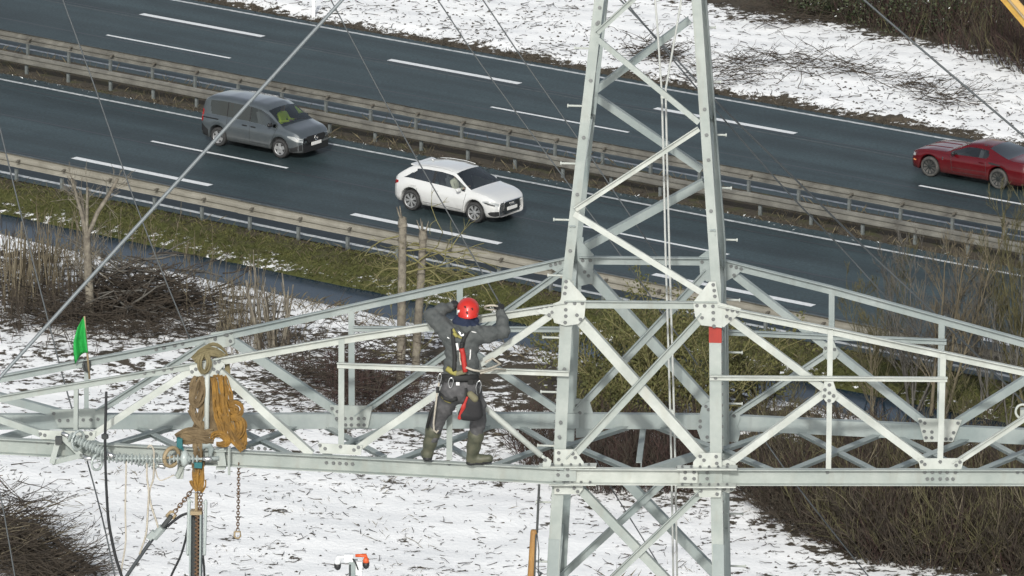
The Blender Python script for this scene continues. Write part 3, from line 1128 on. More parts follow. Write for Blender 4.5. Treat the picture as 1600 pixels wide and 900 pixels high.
class Blob:
    """smooth union of tapering limbs"""

    def __init__(self, h=.012):
        self.P, self.h = [], h

    def limb(self, a, b, ra, rb, k=.03, mi=0, sq=(1, 1, 1)):
        self.P.append((V(*a), V(*b), ra, rb, k, mi, V(*sq)))
        return self

    def path(self, pts, rs, k=.03, mi=0, sq=(1, 1, 1)):
        for a, b, ra, rb in zip(pts[:-1], pts[1:], rs[:-1], rs[1:]):
            self.limb(a, b, ra, rb, k, mi, sq)
        return self

    def mesh(self, wrinkle=None):
        lo = np.min([np.minimum(a - ra * 1.6, b - rb * 1.6) for a, b, ra, rb, *_ in self.P], 0) - .04
        hi = np.max([np.maximum(a + ra * 1.6, b + rb * 1.6) for a, b, ra, rb, *_ in self.P], 0) + .04
        h = self.h
        n_ = np.ceil((hi - lo) / h).astype(int) + 1
        F = np.full(n_, .2)
        M = np.zeros(n_, np.int16)
        B = np.full(n_, .2)
        ax = [lo[i] + h * np.arange(n_[i]) for i in range(3)]
        for a, b, ra, rb, k, mi, sq in self.P:
            m = max(ra, rb) * 1.7 + .06
            i0 = np.maximum(((np.minimum(a, b) - m - lo) / h).astype(int), 0)
            i1 = np.minimum(((np.maximum(a, b) + m - lo) / h).astype(int) + 2, n_)
            s_ = tuple(slice(i0[i], i1[i]) for i in range(3))
            X, Y, Z = np.meshgrid(*[ax[i][s_[i]] for i in range(3)], indexing='ij')
            p = np.stack([X, Y, Z], -1)
            ba = b - a
            t = np.clip(((p - a) @ ba) / (ba @ ba + 1e-12), 0, 1)
            d_ = (p - a - t[..., None] * ba) / sq
            d = (np.linalg.norm(d_, axis=-1) - (ra + (rb - ra) * t)) * sq.min()
            f = F[s_]
            kk = np.maximum(k - np.abs(f - d), 0) / max(k, 1e-6)
            F[s_] = np.minimum(f, d) - kk * kk * k * .25
            closer = d < B[s_]
            M[s_] = np.where(closer, mi, M[s_])
            B[s_] = np.minimum(B[s_], d)
        if wrinkle is not None:
            X, Y, Z = np.meshgrid(*ax, indexing='ij')
            F = F + wrinkle(X, Y, Z)
        v, q = surface_nets(F, lo, h)
        c = v[q].mean(1)
        ii = np.clip(((c - lo) / h + .5).astype(int), 0, n_ - 1)
        return v, q, M[ii[:, 0], ii[:, 1], ii[:, 2]]

    def build(self, name, mats, parent, wrinkle=None, M=None):
        """M: 4x4 numpy matrix applied to the points before linking (child keeps the parent's own frame when None)"""
        v, q, mi = self.mesh(wrinkle)
        me = bpy.data.meshes.new(name)
        me.from_pydata(v.tolist(), [], q.tolist())
        for m in mats:
            me.materials.append(m)
        me.polygons.foreach_set("material_index", mi.astype(np.int32))
        me.polygons.foreach_set("use_smooth", [True] * len(q))
        me.update()
        return _link(name, me, parent)


# ------------------------------------------------------------------ vehicles
def glass_mat(name, tint, gloss=.10):
    m = bpy.data.materials.new(name)
    m.use_nodes = True
    n, l = m.node_tree.nodes, m.node_tree.links
    n.remove(n["Principled BSDF"])
    out = n["Material Output"]
    tr = n.new("ShaderNodeBsdfTransparent")
    tr.inputs[0].default_value = (*tint, 1)
    gl = n.new("ShaderNodeBsdfGlossy")
    gl.inputs["Roughness"].default_value = .02
    gl.inputs[0].default_value = (.95, 1, 1, 1)
    fr = n.new("ShaderNodeFresnel")
    fr.inputs[0].default_value = 1.5
    ad = n.new("ShaderNodeMath")
    ad.operation = 'ADD'
    ad.inputs[1].default_value = gloss
    l.new(fr.outputs[0], ad.inputs[0])
    mx = n.new("ShaderNodeMixShader")
    l.new(ad.outputs[0], mx.inputs[0])
    l.new(tr.outputs[0], mx.inputs[1])
    l.new(gl.outputs[0], mx.inputs[2])
    l.new(mx.outputs[0], out.inputs[0])
    return m


M_GLASS = glass_mat("car_glass", (.84, .92, .91), .07)
M_GLASSD = glass_mat("tinted_car_glass", (.16, .24, .25), .11)
M_TYRE = mat("tyre_rubber", (.022, .023, .024), .8, col2=(.045, .046, .046), scale=6)
M_TYREG = mat("dusty_tyre_rubber", (.045, .045, .043), .8, col2=(.085, .083, .077), scale=6)
M_RIM = mat("alloy_rim", (.48, .49, .49), .35, metal=.6)
M_RIMB = mat("black_rim", (.03, .035, .035), .35, metal=.3)
M_BLACK = mat("black_plastic", (.018, .019, .020), .5)
M_WELL = mat("wheel_well", (.008, .008, .008), .9)
M_CHROME = mat("chrome", (.75, .76, .76), .12, metal=1.0)
M_LAMP = mat("headlight_glass", (.36, .385, .39), .08, spec=.8, coat=1.0)
M_TAIL = mat("tail_light_red", (.30, .012, .012), .15, coat=1.0)
M_AMBER = mat("amber_lens", (.75, .30, .12), .2, coat=.6)
M_PLATE = mat("number_plate_white", (.75, .75, .73), .4)
M_INT = mat("car_interior", (.030, .031, .034), .8, col2=(.05, .05, .05), scale=3)
M_SEAT = mat("car_seat", (.055, .055, .06), .85)


def grime(m, col, z0, z1, amount):
    """road salt film on the lower flanks"""
    n, l = m.node_tree.nodes, m.node_tree.links
    b = n["Principled BSDF"]
    tc = n.new("ShaderNodeTexCoord")
    sp = n.new("ShaderNodeSeparateXYZ")
    l.new(tc.outputs["Object"], sp.inputs[0])
    t = n.new("ShaderNodeTexNoise")
    t.inputs["Scale"].default_value = 5
    t.inputs["Detail"].default_value = 5
    l.new(tc.outputs["Object"], t.inputs["Vector"])
    r = n.new("ShaderNodeMapRange")
    r.inputs[1].default_value, r.inputs[2].default_value = z0, z1
    r.inputs[3].default_value, r.inputs[4].default_value = amount, 0.0
    l.new(sp.outputs[2], r.inputs[0])
    k = n.new("ShaderNodeMath")
    k.operation = 'MULTIPLY'
    l.new(r.outputs[0], k.inputs[0])
    l.new(t.outputs["Fac"], k.inputs[1])
    mx = n.new("ShaderNodeMix")
    mx.data_type = 'RGBA'
    l.new(k.outputs[0], mx.inputs[0])
    c = b.inputs["Base Color"]
    if c.links:
        l.new(c.links[0].from_socket, mx.inputs[6])
    else:
        mx.inputs[6].default_value = c.default_value
    mx.inputs[7].default_value = (*col, 1)
    l.new(mx.outputs[2], c)


def smooth_curve(tab, x, sig=.05):
    tab = sorted(tab)
    xs = np.arange(tab[0][0] - .5, tab[-1][0] + .5, .01)
    ys = np.interp(xs, [a for a, _ in tab], [b for _, b in tab])
    k = np.arange(-40, 41) * .01
    g = np.exp(-(k / sig) ** 2 / 2)
    g /= g.sum()
    ys = np.convolve(np.pad(ys, 40, mode='edge'), g, 'valid')
    return np.interp(x, xs, ys)


NB = 14
NX = NB - 1            # extra rows on the window band


class Car:
    def __init__(self, L, W, axles, wr, archr, top, belt, roofw, belt_in=.97, zb=.20, tail=(.80, .93, .98), nose=(.70, .88, .965), wsx=(0, 1), rgx=(-2, -1.5), crown=.045, side=(), top_sig=.05, slant=lambda z: 0.0, fslant=lambda z: 0.0):
        self.slant, self.fslant = slant, fslant
        self.L, self.W, self.axles, self.wr = L, W, axles, wr
        h = L / 2
        xs = np.unique(np.round(np.concatenate([np.linspace(-h, h, 100), [-h, -h + .03, -h + .07, h - .07, h - .03, h], np.array(wsx), np.array(rgx), [e for a in side for e in a]]), 4))
        w = np.interp(xs, [-h, -h + .05, -h + .18, -h + .5, 0, h - .55, h - .28, h - .10, h], [tail[0], tail[1], tail[2], 1, 1, .995, nose[2], nose[1], nose[0]]) * W / 2
        zt = smooth_curve(top, xs, top_sig)
        zs = smooth_curve(belt, xs, .08)
        zt = np.maximum(zt, zs + .015)
        rw = smooth_curve(roofw, xs, .05) * W / 2
        rw = np.minimum(rw, w * .965)
        zbv = np.full_like(xs, zb)
        zbv = zbv + np.interp(xs, [-h, -h + .25, h - .3, h], [.10, .0, .0, .02])
        for a in axles:
            d = np.abs(xs - a)
            arch = wr + np.sqrt(np.maximum(archr ** 2 - d ** 2, 0))
            zbv = np.where(d < archr, np.maximum(zbv, arch), zbv)
        cr = crown * np.clip((zt - zs) / .3, .35, 1)
        K = []
        for i, x in enumerate(xs):
            b = zbv[i]
            ww, z5, zr, r_ = w[i], zs[i], zt[i], rw[i]
            wg = ww * belt_in - .012
            z3 = max(.42, b + .03)
            z4 = max(min(.66, z5 - .14), b + .06)
            pts = [(0, b), (ww * .86, b), (ww * .965, min(b + .035, z3 - .01)), (ww * .995, z3), (ww, z4), (ww * belt_in, z5), (wg - .012, z5 + .012)]
            hgt = zr - (z5 + .012)
            f = np.clip(hgt / .35, 0, 1)
            edge = .055 * f + .004
            wtop = r_ * f + (wg - .03) * (1 - f)
            g0_ = (wg - .012, z5 + .012)
            g1_ = (wtop + .02 * f, zr - edge)
            pts += [(g0_[0] + (g1_[0] - g0_[0]) * q / NB, g0_[1] + (g1_[1] - g0_[1]) * q / NB) for q in range(1, NB)]
            pts += [(wtop + .02 * f, zr - edge), (wtop - .035, zr), (wtop * .55, zr + cr[i] * .72), (0, zr + cr[i])]
            K.append(pts)
        self.xs, self.K = xs, np.array(K)            # (n, 11 + NX, 2)
        self.wsx, self.rgx, self.side_ranges = wsx, rgx, side
        self.zt, self.zs = zt, zs

    def side_y(self, x, z):
        i = np.clip(np.searchsorted(self.xs, x) - 1, 0, len(self.xs) - 2)
        f = (x - self.xs[i]) / (self.xs[i + 1] - self.xs[i])
        k = self.K[i] * (1 - f) + self.K[i + 1] * f
        return float(np.interp(z, k[1:9 + NX, 1], k[1:9 + NX, 0]))

    def top_z(self, x, y):
        i = np.clip(np.searchsorted(self.xs, x) - 1, 0, len(self.xs) - 2)
        f = (x - self.xs[i]) / (self.xs[i + 1] - self.xs[i])
        k = self.K[i] * (1 - f) + self.K[i + 1] * f
        return float(np.interp(abs(y), k[7 + NX:, 0][::-1], k[7 + NX:, 1][::-1]))

    def shell(self, root, paint, low=None, lowz=0.0, roofmat=None, glass_front=None, glass_back=None):
        n = len(self.xs)
        nk = 11 + NX
        Vv = np.zeros((n, 2 * nk - 1, 3))
        for i in range(n):
            half = self.K[i]
            for j in range(nk):
                Vv[i, j] = (self.xs[i], half[j, 0], half[j, 1])
            for j in range(nk - 1):
                q = nk - 2 - j
                Vv[i, nk + j] = (self.xs[i], -half[q, 0], half[q, 1])
        ring = 2 * nk - 1
        ring -= 1                       # last equals the first (y = 0 bottom)
        P = Vv[:, :ring].reshape(-1, 3)
        groups = {"body": [], "windshield": [], "rear_window": []}
        pillars = {}
        side = {}
        for i in range(n - 1):
            xm = .5 * (self.xs[i] + self.xs[i + 1])
            for j in range(ring):
                j2 = (j + 1) % ring
                q = (i * ring + j, i * ring + j2, (i + 1) * ring + j2, (i + 1) * ring + j)
                jj = j if j < nk - 1 else 2 * (nk - 1) - 1 - j
                s_ = 1 if j < nk - 1 else -1
                key = "body"
                if jj in (8 + NX, 9 + NX):
                    if self.wsx[0] < xm < self.wsx[1]:
                        key = "windshield"
                    elif self.rgx[0] < xm < self.rgx[1]:
                        key = "rear_window"
                if 6 <= jj <= 6 + NX:
                    zf = (jj - 5.5) / NB
                    xe = xm - self.slant(zf)
                    xf = xm + self.fslant(zf)
                    for r_i, (a, b) in enumerate(self.side_ranges):
                        if (a < (xe if r_i == 0 else xm)) and ((xf if r_i == len(self.side_ranges) - 1 else xm) < b) and .06 < zf < .95 and self.zt[i] - self.zs[i] > .10:
                            side.setdefault((r_i, s_), []).append(q)
                            key = None
                            break
                    else:
                        if self.side_ranges and self.side_ranges[0][0] < xe and xf < self.side_ranges[-1][1] and .06 < zf < .95:
                            pl = sum(xm > b_ for _, b_ in self.side_ranges)
                            pillars.setdefault((pl, s_), []).append(q)
                            key = None
                if key:
                    groups[key].append(q)
        groups["body"].append(tuple(range(ring)))
        groups["body"].append(tuple((n - 1) * ring + j for j in range(ring))[::-1])

        def part(name, faces, m, lowmat=None, zl=0):
            used = sorted({a for f in faces for a in f})
            mp = {a: k for k, a in enumerate(used)}
            mb = MB()
            mis = []
            fs = [tuple(mp[a] for a in f) for f in faces]
            mb.v, mb.n = [P[used]], len(used)
            mb.f = fs
            mb.m = [1 if (lowmat is not None and np.mean([P[a][2] for a in f]) < zl and len(f) < 9) or (lowmat is not None and abs(np.mean([P[a][2] for a in f]) - zl) < -1) else 0 for f in faces]
            return mb.build(name, [m] + ([lowmat] if lowmat else []), root, local=True, smooth=True)
        self.body = part("body", groups["body"], paint, low or M_WELL, lowz)
        if groups["windshield"]:
            part("windshield", groups["windshield"], glass_front or M_GLASS)
        for fs in pillars.values():
            part("window_pillar", fs, M_BLACK)
        if groups["rear_window"]:
            part("rear_window", groups["rear_window"], glass_back or M_GLASSD)
        for (r_i, s_), fs in side.items():
            part("side_window", fs, (M_GLASS if r_i == len(self.side_ranges) - 1 else M_GLASSD))

    def patch(self, root, name, s_, poly, m, off=.008, nx=8, parent=None):
        """a lens or trim piece that lies on the car's flank: poly gives (x, z low, z high)"""
        mb = MB()
        rows = []
        xs_ = np.linspace(poly[0][0], poly[-1][0], nx)
        for x in xs_:
            za = np.interp(x, [p[0] for p in poly], [p[1] for p in poly])
            zb_ = np.interp(x, [p[0] for p in poly], [p[2] for p in poly])
            rows.append([(x, s_ * (self.side_y(x, z) + off), z) for z in np.linspace(za, zb_, 4)])
        vs_ = [p for r_ in rows for p in r_]
        fs = [(i * 4 + j, i * 4 + j + 1, i * 4 + j + 5, i * 4 + j + 4) for i in range(nx - 1) for j in range(3)]
        n0 = len(vs_)
        vs_ += [(x, y - s_ * .03, z) for x, y, z in vs_]
        fs += [tuple(n0 + a for a in f[::-1]) for f in fs]
        edge = [i * 4 for i in range(nx)] + [(nx - 1) * 4 + j for j in (1, 2, 3)] + [i * 4 + 3 for i in range(nx - 2, -1, -1)] + [2, 1]
        fs += [(edge[i], edge[(i + 1) % len(edge)], n0 + edge[(i + 1) % len(edge)], n0 + edge[i]) for i in range(len(edge))]
        mb.add(vs_, fs)
        return mb.build(name, m, parent or root, local=True, smooth=False)

    def seam(self, root, pts, s_, r=.006):
        mb = MB()
        P = []
        for (x0, z0), (x1, z1) in zip(pts[:-1], pts[1:]):
            for k in range(5):
                f = k / 5
                x, z = x0 + (x1 - x0) * f, z0 + (z1 - z0) * f
                P.append((x, s_ * (self.side_y(x, z) + .001), z))
        x, z = pts[-1]
        P.append((x, s_ * (self.side_y(x, z) + .001), z))
        mb.tube(P, r, n=4)
        return mb.build("door_seam", M_BLACK, root, local=True)

    def wheels(self, root, track, tw_=.22, spokes=5, rim=M_RIM, tyre=M_TYRE, rr=.68, double=False, sw=.045):
        for a in self.axles:
            for s_ in (-1, 1):
                w = bpy.data.objects.new("wheel", None)
                COL.objects.link(w)
                w.parent = root
                w.location = (a, s_ * track / 2, self.wr)
                w.empty_display_size = .1
                r = self.wr
                mb = MB()
                prof = [(-tw_ / 2, r * rr), (-tw_ / 2, r * .93), (-tw_ * .40, r * .985), (-tw_ * .2, r), (tw_ * .2, r), (tw_ * .40, r * .985), (tw_ / 2, r * .93), (tw_ / 2, r * rr), (tw_ / 2 - .02, r * (rr - .02))]
                mb.lathe((0, 0, 0), (0, s_, 0), prof, n=28)
                mb.build("tyre", tyre, w, local=True, smooth=True)
                mb = MB()
                f = tw_ / 2 * s_
                ring = [(tw_ / 2 - .03, r * (rr - .07)), (tw_ / 2 - .002, r * (rr - .03)), (tw_ / 2 + .004, r * rr), (tw_ / 2 - .01, r * (rr + .015))]
                vsr = []
                nn = 28
                for hh, q in ring:
                    vsr += [(q * math.cos(2 * math.pi * j / nn), s_ * hh, q * math.sin(2 * math.pi * j / nn)) for j in range(nn)]
                mb.add(vsr, [(i * nn + j, i * nn + (j + 1) % nn, (i + 1) * nn + (j + 1) % nn, (i + 1) * nn + j) for i in range(3) for j in range(nn)])
                mb.lathe((0, s_ * (tw_ / 2 - .05), 0), (0, s_, 0), [(0, .075), (.035, .07), (.042, .04)], n=12)
                for k in range(spokes):
                    for dd in ((-.13, .13) if double else (0,)):
                        an = 2 * math.pi * k / spokes + .3 * a + dd
                        an0 = 2 * math.pi * k / spokes + .3 * a + dd * .5
                        p0 = V(.05 * math.cos(an0), s_ * (tw_ / 2 - .02), .05 * math.sin(an0))
                        p1 = V(r * (rr - .015) * math.cos(an), s_ * (tw_ / 2 - .012), r * (rr - .015) * math.sin(an))
                        t = unit(p1 - p0)
                        e = unit(np.cross(t, V(0, s_, 0)))
                        hw = sw / (2.6 if double else 1.6)
                        mb.add([p0 - e * hw, p0 + e * hw, p1 + e * hw * .9, p1 - e * hw * .9] + [q_ - V(0, s_ * .03, 0) for q_ in (p0 - e * hw, p0 + e * hw, p1 + e * hw * .9, p1 - e * hw * .9)],
                               [(0, 1, 2, 3), (0, 4, 5, 1), (1, 5, 6, 2), (2, 6, 7, 3), (3, 7, 4, 0)])
                mb.build("rim", rim, w, local=True)
                mb = MB()
                mb.lathe((0, s_ * (tw_ / 2 - .085), 0), (0, s_, 0), [(0, r * .62), (.01, r * .62)], n=20)
                mb.build("brake_disc", M_WELL, w, local=True)

    def interior(self, root, x0, x1, zf, seats, seat_z, dash):
        mb = MB()
        wi = self.W / 2 - .16
        mb.box(x0, x1, -wi, wi, zf - .05, zf)
        mb.box(dash[0], dash[1], -wi + .02, wi - .02, zf, dash[2])
        mb.build("cabin_floor", M_INT, root, local=True)
        for sx, sy in seats:
            mb = MB()
            mb.box(sx - .05, sx + .42, sy - .23, sy + .23, zf, seat_z)
            mb.frame_box((sx - .12, sy, seat_z + .28), (.07, 0, .02), (0, .22, 0), (-.09, 0, .30))
            mb.frame_box((sx - .235, sy, seat_z + .66), (.05, 0, 0), (0, .12, 0), (-.01, 0, .10))
            mb.build("seat", M_SEAT, root, local=True)


def mirror(root, c, x, z, s_, m, size=(.09, .10, .075)):
    y = c.side_y(x, z)
    b = Blob(.02)
    b.limb((x, s_ * (y + .10), z + .05), (x - .02, s_ * (y + .19), z + .055), .06, .055, .02, 0, (1.1, 1, 1.15))
    b.limb((x + .01, s_ * (y - .02), z), (x, s_ * (y + .08), z + .02), .022, .022, .02, 0)
    return b.build("wing_mirror", [m], root)


def handle(root, c, x, z, s_, m):
    mb = MB()
    y = c.side_y(x, z)
    mb.frame_box((x, s_ * (y + .016), z), (.10, 0, 0), (0, .012, 0), (0, 0, .018))
    mb.build("door_handle", m, root, local=True)


def front_plate(root, x, y, z, w=.26, m=None):
    mb = MB()
    mb.box(x, x + .02, y - w, y + w, z - .055, z + .055)
    return mb.build("number_plate", m or M_PLATE, root, local=True)


def ring(mb, c, r, t, n=16, axis='x'):
    P = [(c[0], c[1] + r * math.cos(2 * math.pi * k / n), c[2] + r * math.sin(2 * math.pi * k / n)) for k in range(n + 1)]
    mb.tube(P, t, n=5, cap=False)


def place(px_front, px_rear, axles, track, s_, forward=1):
    """centre and heading of a car whose wheels on its side s_ touch the road at two places"""
    a, b = gpt(*px_front), gpt(*px_rear)
    mid = (a + b) / 2
    s, t = road_st(mid[0], mid[1])
    th = PSI + CURV * float(s)
    if forward < 0:
        th += math.pi
    f = V(math.cos(th), math.sin(th), 0)
    l = V(-math.sin(th), math.cos(th), 0)
    c = mid - f * (sum(axles) / 2) - l * (s_ * track / 2)
    return (float(c[0]), float(c[1]), .006), th


# ---- white car
M_WHITE = mat("white_car_paint", (.60, .615, .61), .28, coat=1.0, spec=.5)
c = Car(4.22, 1.83, (1.27, -1.33), .345, .415,
        [(-2.11, .92), (-2.07, 1.02), (-1.94, 1.13), (-1.52, 1.41), (-1.38, 1.465), (-.85, 1.525), (-.2, 1.535), (.28, 1.485), (1.07, 1.05), (1.20, 1.025), (1.62, .965), (1.88, .89), (2.04, .79), (2.11, .70)],
        [(-2.11, .86), (-1.95, 1.01), (-1.5, 1.06), (-.8, 1.02), (0, .99), (1.0, .94), (1.55, .885), (1.9, .78), (2.11, .60)],
        [(-2.11, .80), (-1.9, .78), (-1.35, .70), (-.5, .715), (.3, .705), (.95, .86), (1.3, .9), (2.11, .8)],
        wsx=(.33, 1.07), rgx=(-1.90, -1.54), side=((-1.72, -1.24), (-1.21, -.50), (-.40, .86)), tail=(.72, .88, .96), nose=(.72, .89, .968), zb=.24, crown=.04,
        slant=lambda z: .66 * z, fslant=lambda z: .0)
loc, th = place((743, 348), (645, 328), c.axles, 1.60, -1)
car = thing("car", "white compact suv driving in the near carriageway, its roof and bonnet in full view", "car", loc, th)
c.shell(car, M_WHITE, M_BLACK, .262)
c.wheels(car, 1.60, spokes=7, rr=.70, double=True, sw=.05)
c.interior(car, -1.6, 1.0, .42, ((.12, .38), (.12, -.38), (-.85, .4), (-.85, -.4)), .66, (.62, 1.05, .93))
for s_ in (-1, 1):
    c.patch(car, "headlight", s_, [(1.60, .735, .78), (1.78, .69, .81), (1.98, .64, .765), (2.085, .63, .72)], M_LAMP)
    c.patch(car, "lamp_bezel", s_, [(1.68, .725, .755), (1.84, .685, .735), (2.02, .655, .69)], M_BLACK, off=.011)
    c.patch(car, "fog_lamp_inlet", s_, [(1.82, .38, .42), (1.90, .32, .46), (2.04, .30, .47), (2.105, .32, .46)], M_BLACK, off=.007)
    c.patch(car, "tail_light", s_, [(-2.10, .78, .90), (-2.02, .80, .95), (-1.86, .88, .95)], M_TAIL)
    c.seam(car, [(-.46, .98), (-.46, .40), (.72, .36)], s_)
    c.seam(car, [(.92, .93), (.84, .62), (.80, .36)], s_)
    c.seam(car, [(-1.10, .80), (-1.02, .55), (-.90, .38), (-.46, .38)], s_)
    handle(car, c, -.30, .84, s_, M_WHITE)
    handle(car, c, -1.22, .88, s_, M_WHITE)
    mirror(car, c, .70, .98, s_, M_WHITE)
    mb = MB()
    pr = [(x, s_ * (float(np.interp(x, c.xs, c.K[:, 8 + NX, 0])) + .01), float(np.interp(x, c.xs, c.zt)) + .03) for x in np.linspace(-1.25, .18, 12)]
    mb.tube(pr, .012, n=6)
    mb.build("roof_rail", M_WHITE, car, local=True, smooth=True)
hx = 4.22 / 2
mb = MB()
P = [(hx + .008, y, z) for y, z in ((-.40, .36), (-.46, .46), (-.43, .70), (-.40, .735), (.40, .735), (.43, .70), (.46, .46), (.40, .36))]
mb.plate(P, V(1, 0, 0), .03)
gr = mb.build("grille", M_BLACK, car, local=True)
mb = MB()
mb.tube([(hx + .02, y, z) for y, z in ((-.40, .36), (-.46, .46), (-.43, .70), (-.40, .735), (.40, .735), (.43, .70), (.46, .46), (.40, .36), (-.40, .36))], .014, n=5)
for k in range(6):
    mb.box(hx + .022, hx + .03, -.42, .42, .40 + k * .055, .408 + k * .055)
mb.build("grille_frame", M_CHROME, gr, local=True)
mb = MB()
for k in range(4):
    ring(mb, (hx + .04, -.105 + .07 * k, .655), .043, .008)
mb.build("emblem", M_CHROME, gr, local=True)
front_plate(car, hx + .03, 0, .50)
mb = MB()
mb.frame_box((-1.49, 0, 1.46), (.09, 0, -.012), (0, .56, 0), (.004, 0, .02))
mb.build("roof_spoiler", M_WHITE, car, local=True)
mb = MB()
mb.tube([(-1.08, 0, 1.55), (-1.13, 0, 1.59), (-1.20, 0, 1.595)], [.03, .022, .008], n=6)
mb.build("roof_aerial", M_WHITE, car, local=True, smooth=True)
WHITE_CAR, WC = car, c

grime(M_WHITE, (.30, .29, .27), .25, .75, .9)
# ---- grey van
M_GREYP = mat("grey_van_paint", (.075, .092, .102), .28, metal=.35, coat=1.0, col2=(.088, .105, .115), scale=2)
c = Car(4.34, 1.86, (1.33, -1.38), .325, .395,
        [(-2.17, 1.02), (-2.13, 1.35), (-2.05, 1.55), (-1.88, 1.64), (-1.2, 1.685), (0, 1.675), (.42, 1.625), (.70, 1.51), (1.40, 1.08), (1.53, 1.045), (1.88, .965), (2.03, .89), (2.17, .74)],
        [(-2.17, .96), (-1.9, 1.05), (0, 1.02), (1.1, .975), (1.6, .92), (1.95, .84), (2.17, .66)],
        [(-2.17, .80), (-1.9, .80), (-1.0, .80), (.3, .79), (.75, .79), (1.4, .87), (2.17, .80)],
        wsx=(.68, 1.40), rgx=(-2.16, -2.04), side=((-1.86, -1.02), (-.98, -.02), (.02, 1.22)), tail=(.88, .95, .985), nose=(.74, .90, .965), zb=.23, crown=.05,
        slant=lambda z: .22 * (1 - z) ** 2 + .10 * z)
loc, th = place((440, 247), (344, 227), c.axles, 1.58, -1)
car = thing("van", "grey compact van behind the white car, a yellow vest showing through its windscreen", "van", loc, th)
c.shell(car, M_GREYP, M_BLACK, .30)
c.wheels(car, 1.60, spokes=5, rr=.66, sw=.10)
c.interior(car, -1.9, 1.35, .48, ((.35, .40), (.35, -.40), (-.7, .4), (-.7, -.4)), .80, (1.02, 1.42, 1.06))
for s_ in (-1, 1):
    c.patch(car, "headlight", s_, [(1.66, .79, .82), (1.88, .71, .83), (2.05, .65, .79), (2.15, .63, .75)], M_LAMP)
    c.patch(car, "tail_light", s_, [(-2.16, .80, 1.20), (-2.10, .78, 1.22), (-2.04, .84, 1.18)], M_TAIL)
    c.patch(car, "lower_bumper", s_, [(1.72, .27, .40), (1.94, .26, .46), (2.155, .26, .56)], M_BLACK, off=.006)
    c.patch(car, "rear_bumper", s_, [(-2.16, .34, .76), (-2.04, .32, .68), (-1.80, .30, .52)], M_BLACK, off=.006)
    c.seam(car, [(.02, 1.08), (.02, .40)], s_)
    c.seam(car, [(1.18, 1.0), (1.06, .72), (.92, .38), (.02, .38)], s_)
    c.seam(car, [(-.98, 1.08), (-1.0, .74)], s_)
    mb = MB()
    mb.tube([(x, s_ * (c.side_y(x, .95) + .004), .95) for x in np.linspace(-2.04, -1.35, 8)], .022, n=4)
    mb.build("sliding_door_rail", M_BLACK, car, local=True)
    handle(car, c, .18, .92, s_, M_BLACK)
    handle(car, c, -.20, .92, s_, M_BLACK)
    mirror(car, c, .98, 1.06, s_, M_BLACK)
hx = 2.17
mb = MB()
mb.plate([(hx + .006, y, z) for y, z in ((-.42, .58), (-.50, .72), (-.46, .80), (.46, .80), (.50, .72), (.42, .58))], V(1, 0, 0), .03)
gr = mb.build("grille", M_BLACK, car, local=True)
mb = MB()
ring(mb, (hx + .03, 0, .70), .085, .010)
for a in (90, 210, 330):
    mb.tube([(hx + .03, 0, .70), (hx + .03, .08 * math.cos(math.radians(a)), .70 + .08 * math.sin(math.radians(a)))], [.016, .004], n=5)
mb.build("emblem", M_CHROME, gr, local=True)
mb = MB()
mb.box(hx - .01, hx + .03, -.66, .66, .27, .50)
mb.build("front_bumper_inlet", M_BLACK, car, local=True)
front_plate(car, hx + .03, 0, .52)
for s_ in (-1, 1):
    mb = MB()
    mb.box(hx - .03, hx + .025, s_ * .5, s_ * .62, .60, .665) if s_ > 0 else mb.box(hx - .03, hx + .025, -.62, -.5, .60, .665)
    mb.build("chrome_trim", M_CHROME, car, local=True)
mb = MB()
mb.tube([(1.34, .55, 1.13), (1.26, -.05, 1.20)], .012, n=4)
mb.tube([(1.34, -.15, 1.14), (1.27, -.62, 1.17)], .012, n=4)
mb.build("wiper", M_BLACK, car, local=True)
GREY_VAN, GV = car, c

grime(M_GREYP, (.20, .20, .19), .25, .80, .8)
# ---- red coupe on the far carriageway
M_RED = mat("red_car_paint", (.075, .0015, .004), .22, coat=.4, col2=(.09, .002, .005), scale=2)
c = Car(4.60, 1.88, (1.53, -1.17), .345, .40,
        [(-2.3, .86), (-2.25, .96), (-2.12, 1.0), (-1.62, 1.02), (-1.45, 1.05), (-.62, 1.275), (-.15, 1.305), (.18, 1.27), (.86, .965), (1.0, .95), (1.7, .925), (2.05, .87), (2.22, .79), (2.3, .70)],
        [(-2.3, .84), (-2.1, .93), (-1.4, .97), (-.9, .93), (.3, .895), (1.0, .885), (1.8, .85), (2.12, .77), (2.3, .62)],
        [(-2.3, .84), (-1.7, .82), (-.7, .66), (0, .665), (.2, .67), (.86, .86), (2.3, .86)],
        wsx=(.20, .86), rgx=(-1.50, -.66), side=((-.72, .66),), tail=(.86, .94, .985), nose=(.80, .92, .975), zb=.20, belt_in=.965,
        slant=lambda z: .25 * abs(z - .45) ** 1.5)
loc, th = place((1454, 276), (1561, 294), c.axles, 1.62, 1, -1)
car = thing("car", "dark red coupe driving away on the far carriageway, cut by the photo's edge", "car", loc, th)
c.shell(car, M_RED, M_BLACK, .215)
c.wheels(car, 1.62, spokes=10, rr=.72, rim=M_RIMB, tyre=M_TYREG, sw=.03)
c.interior(car, -1.4, .8, .38, ((-.15, .38), (-.15, -.38)), .55, (.5, .86, .88))
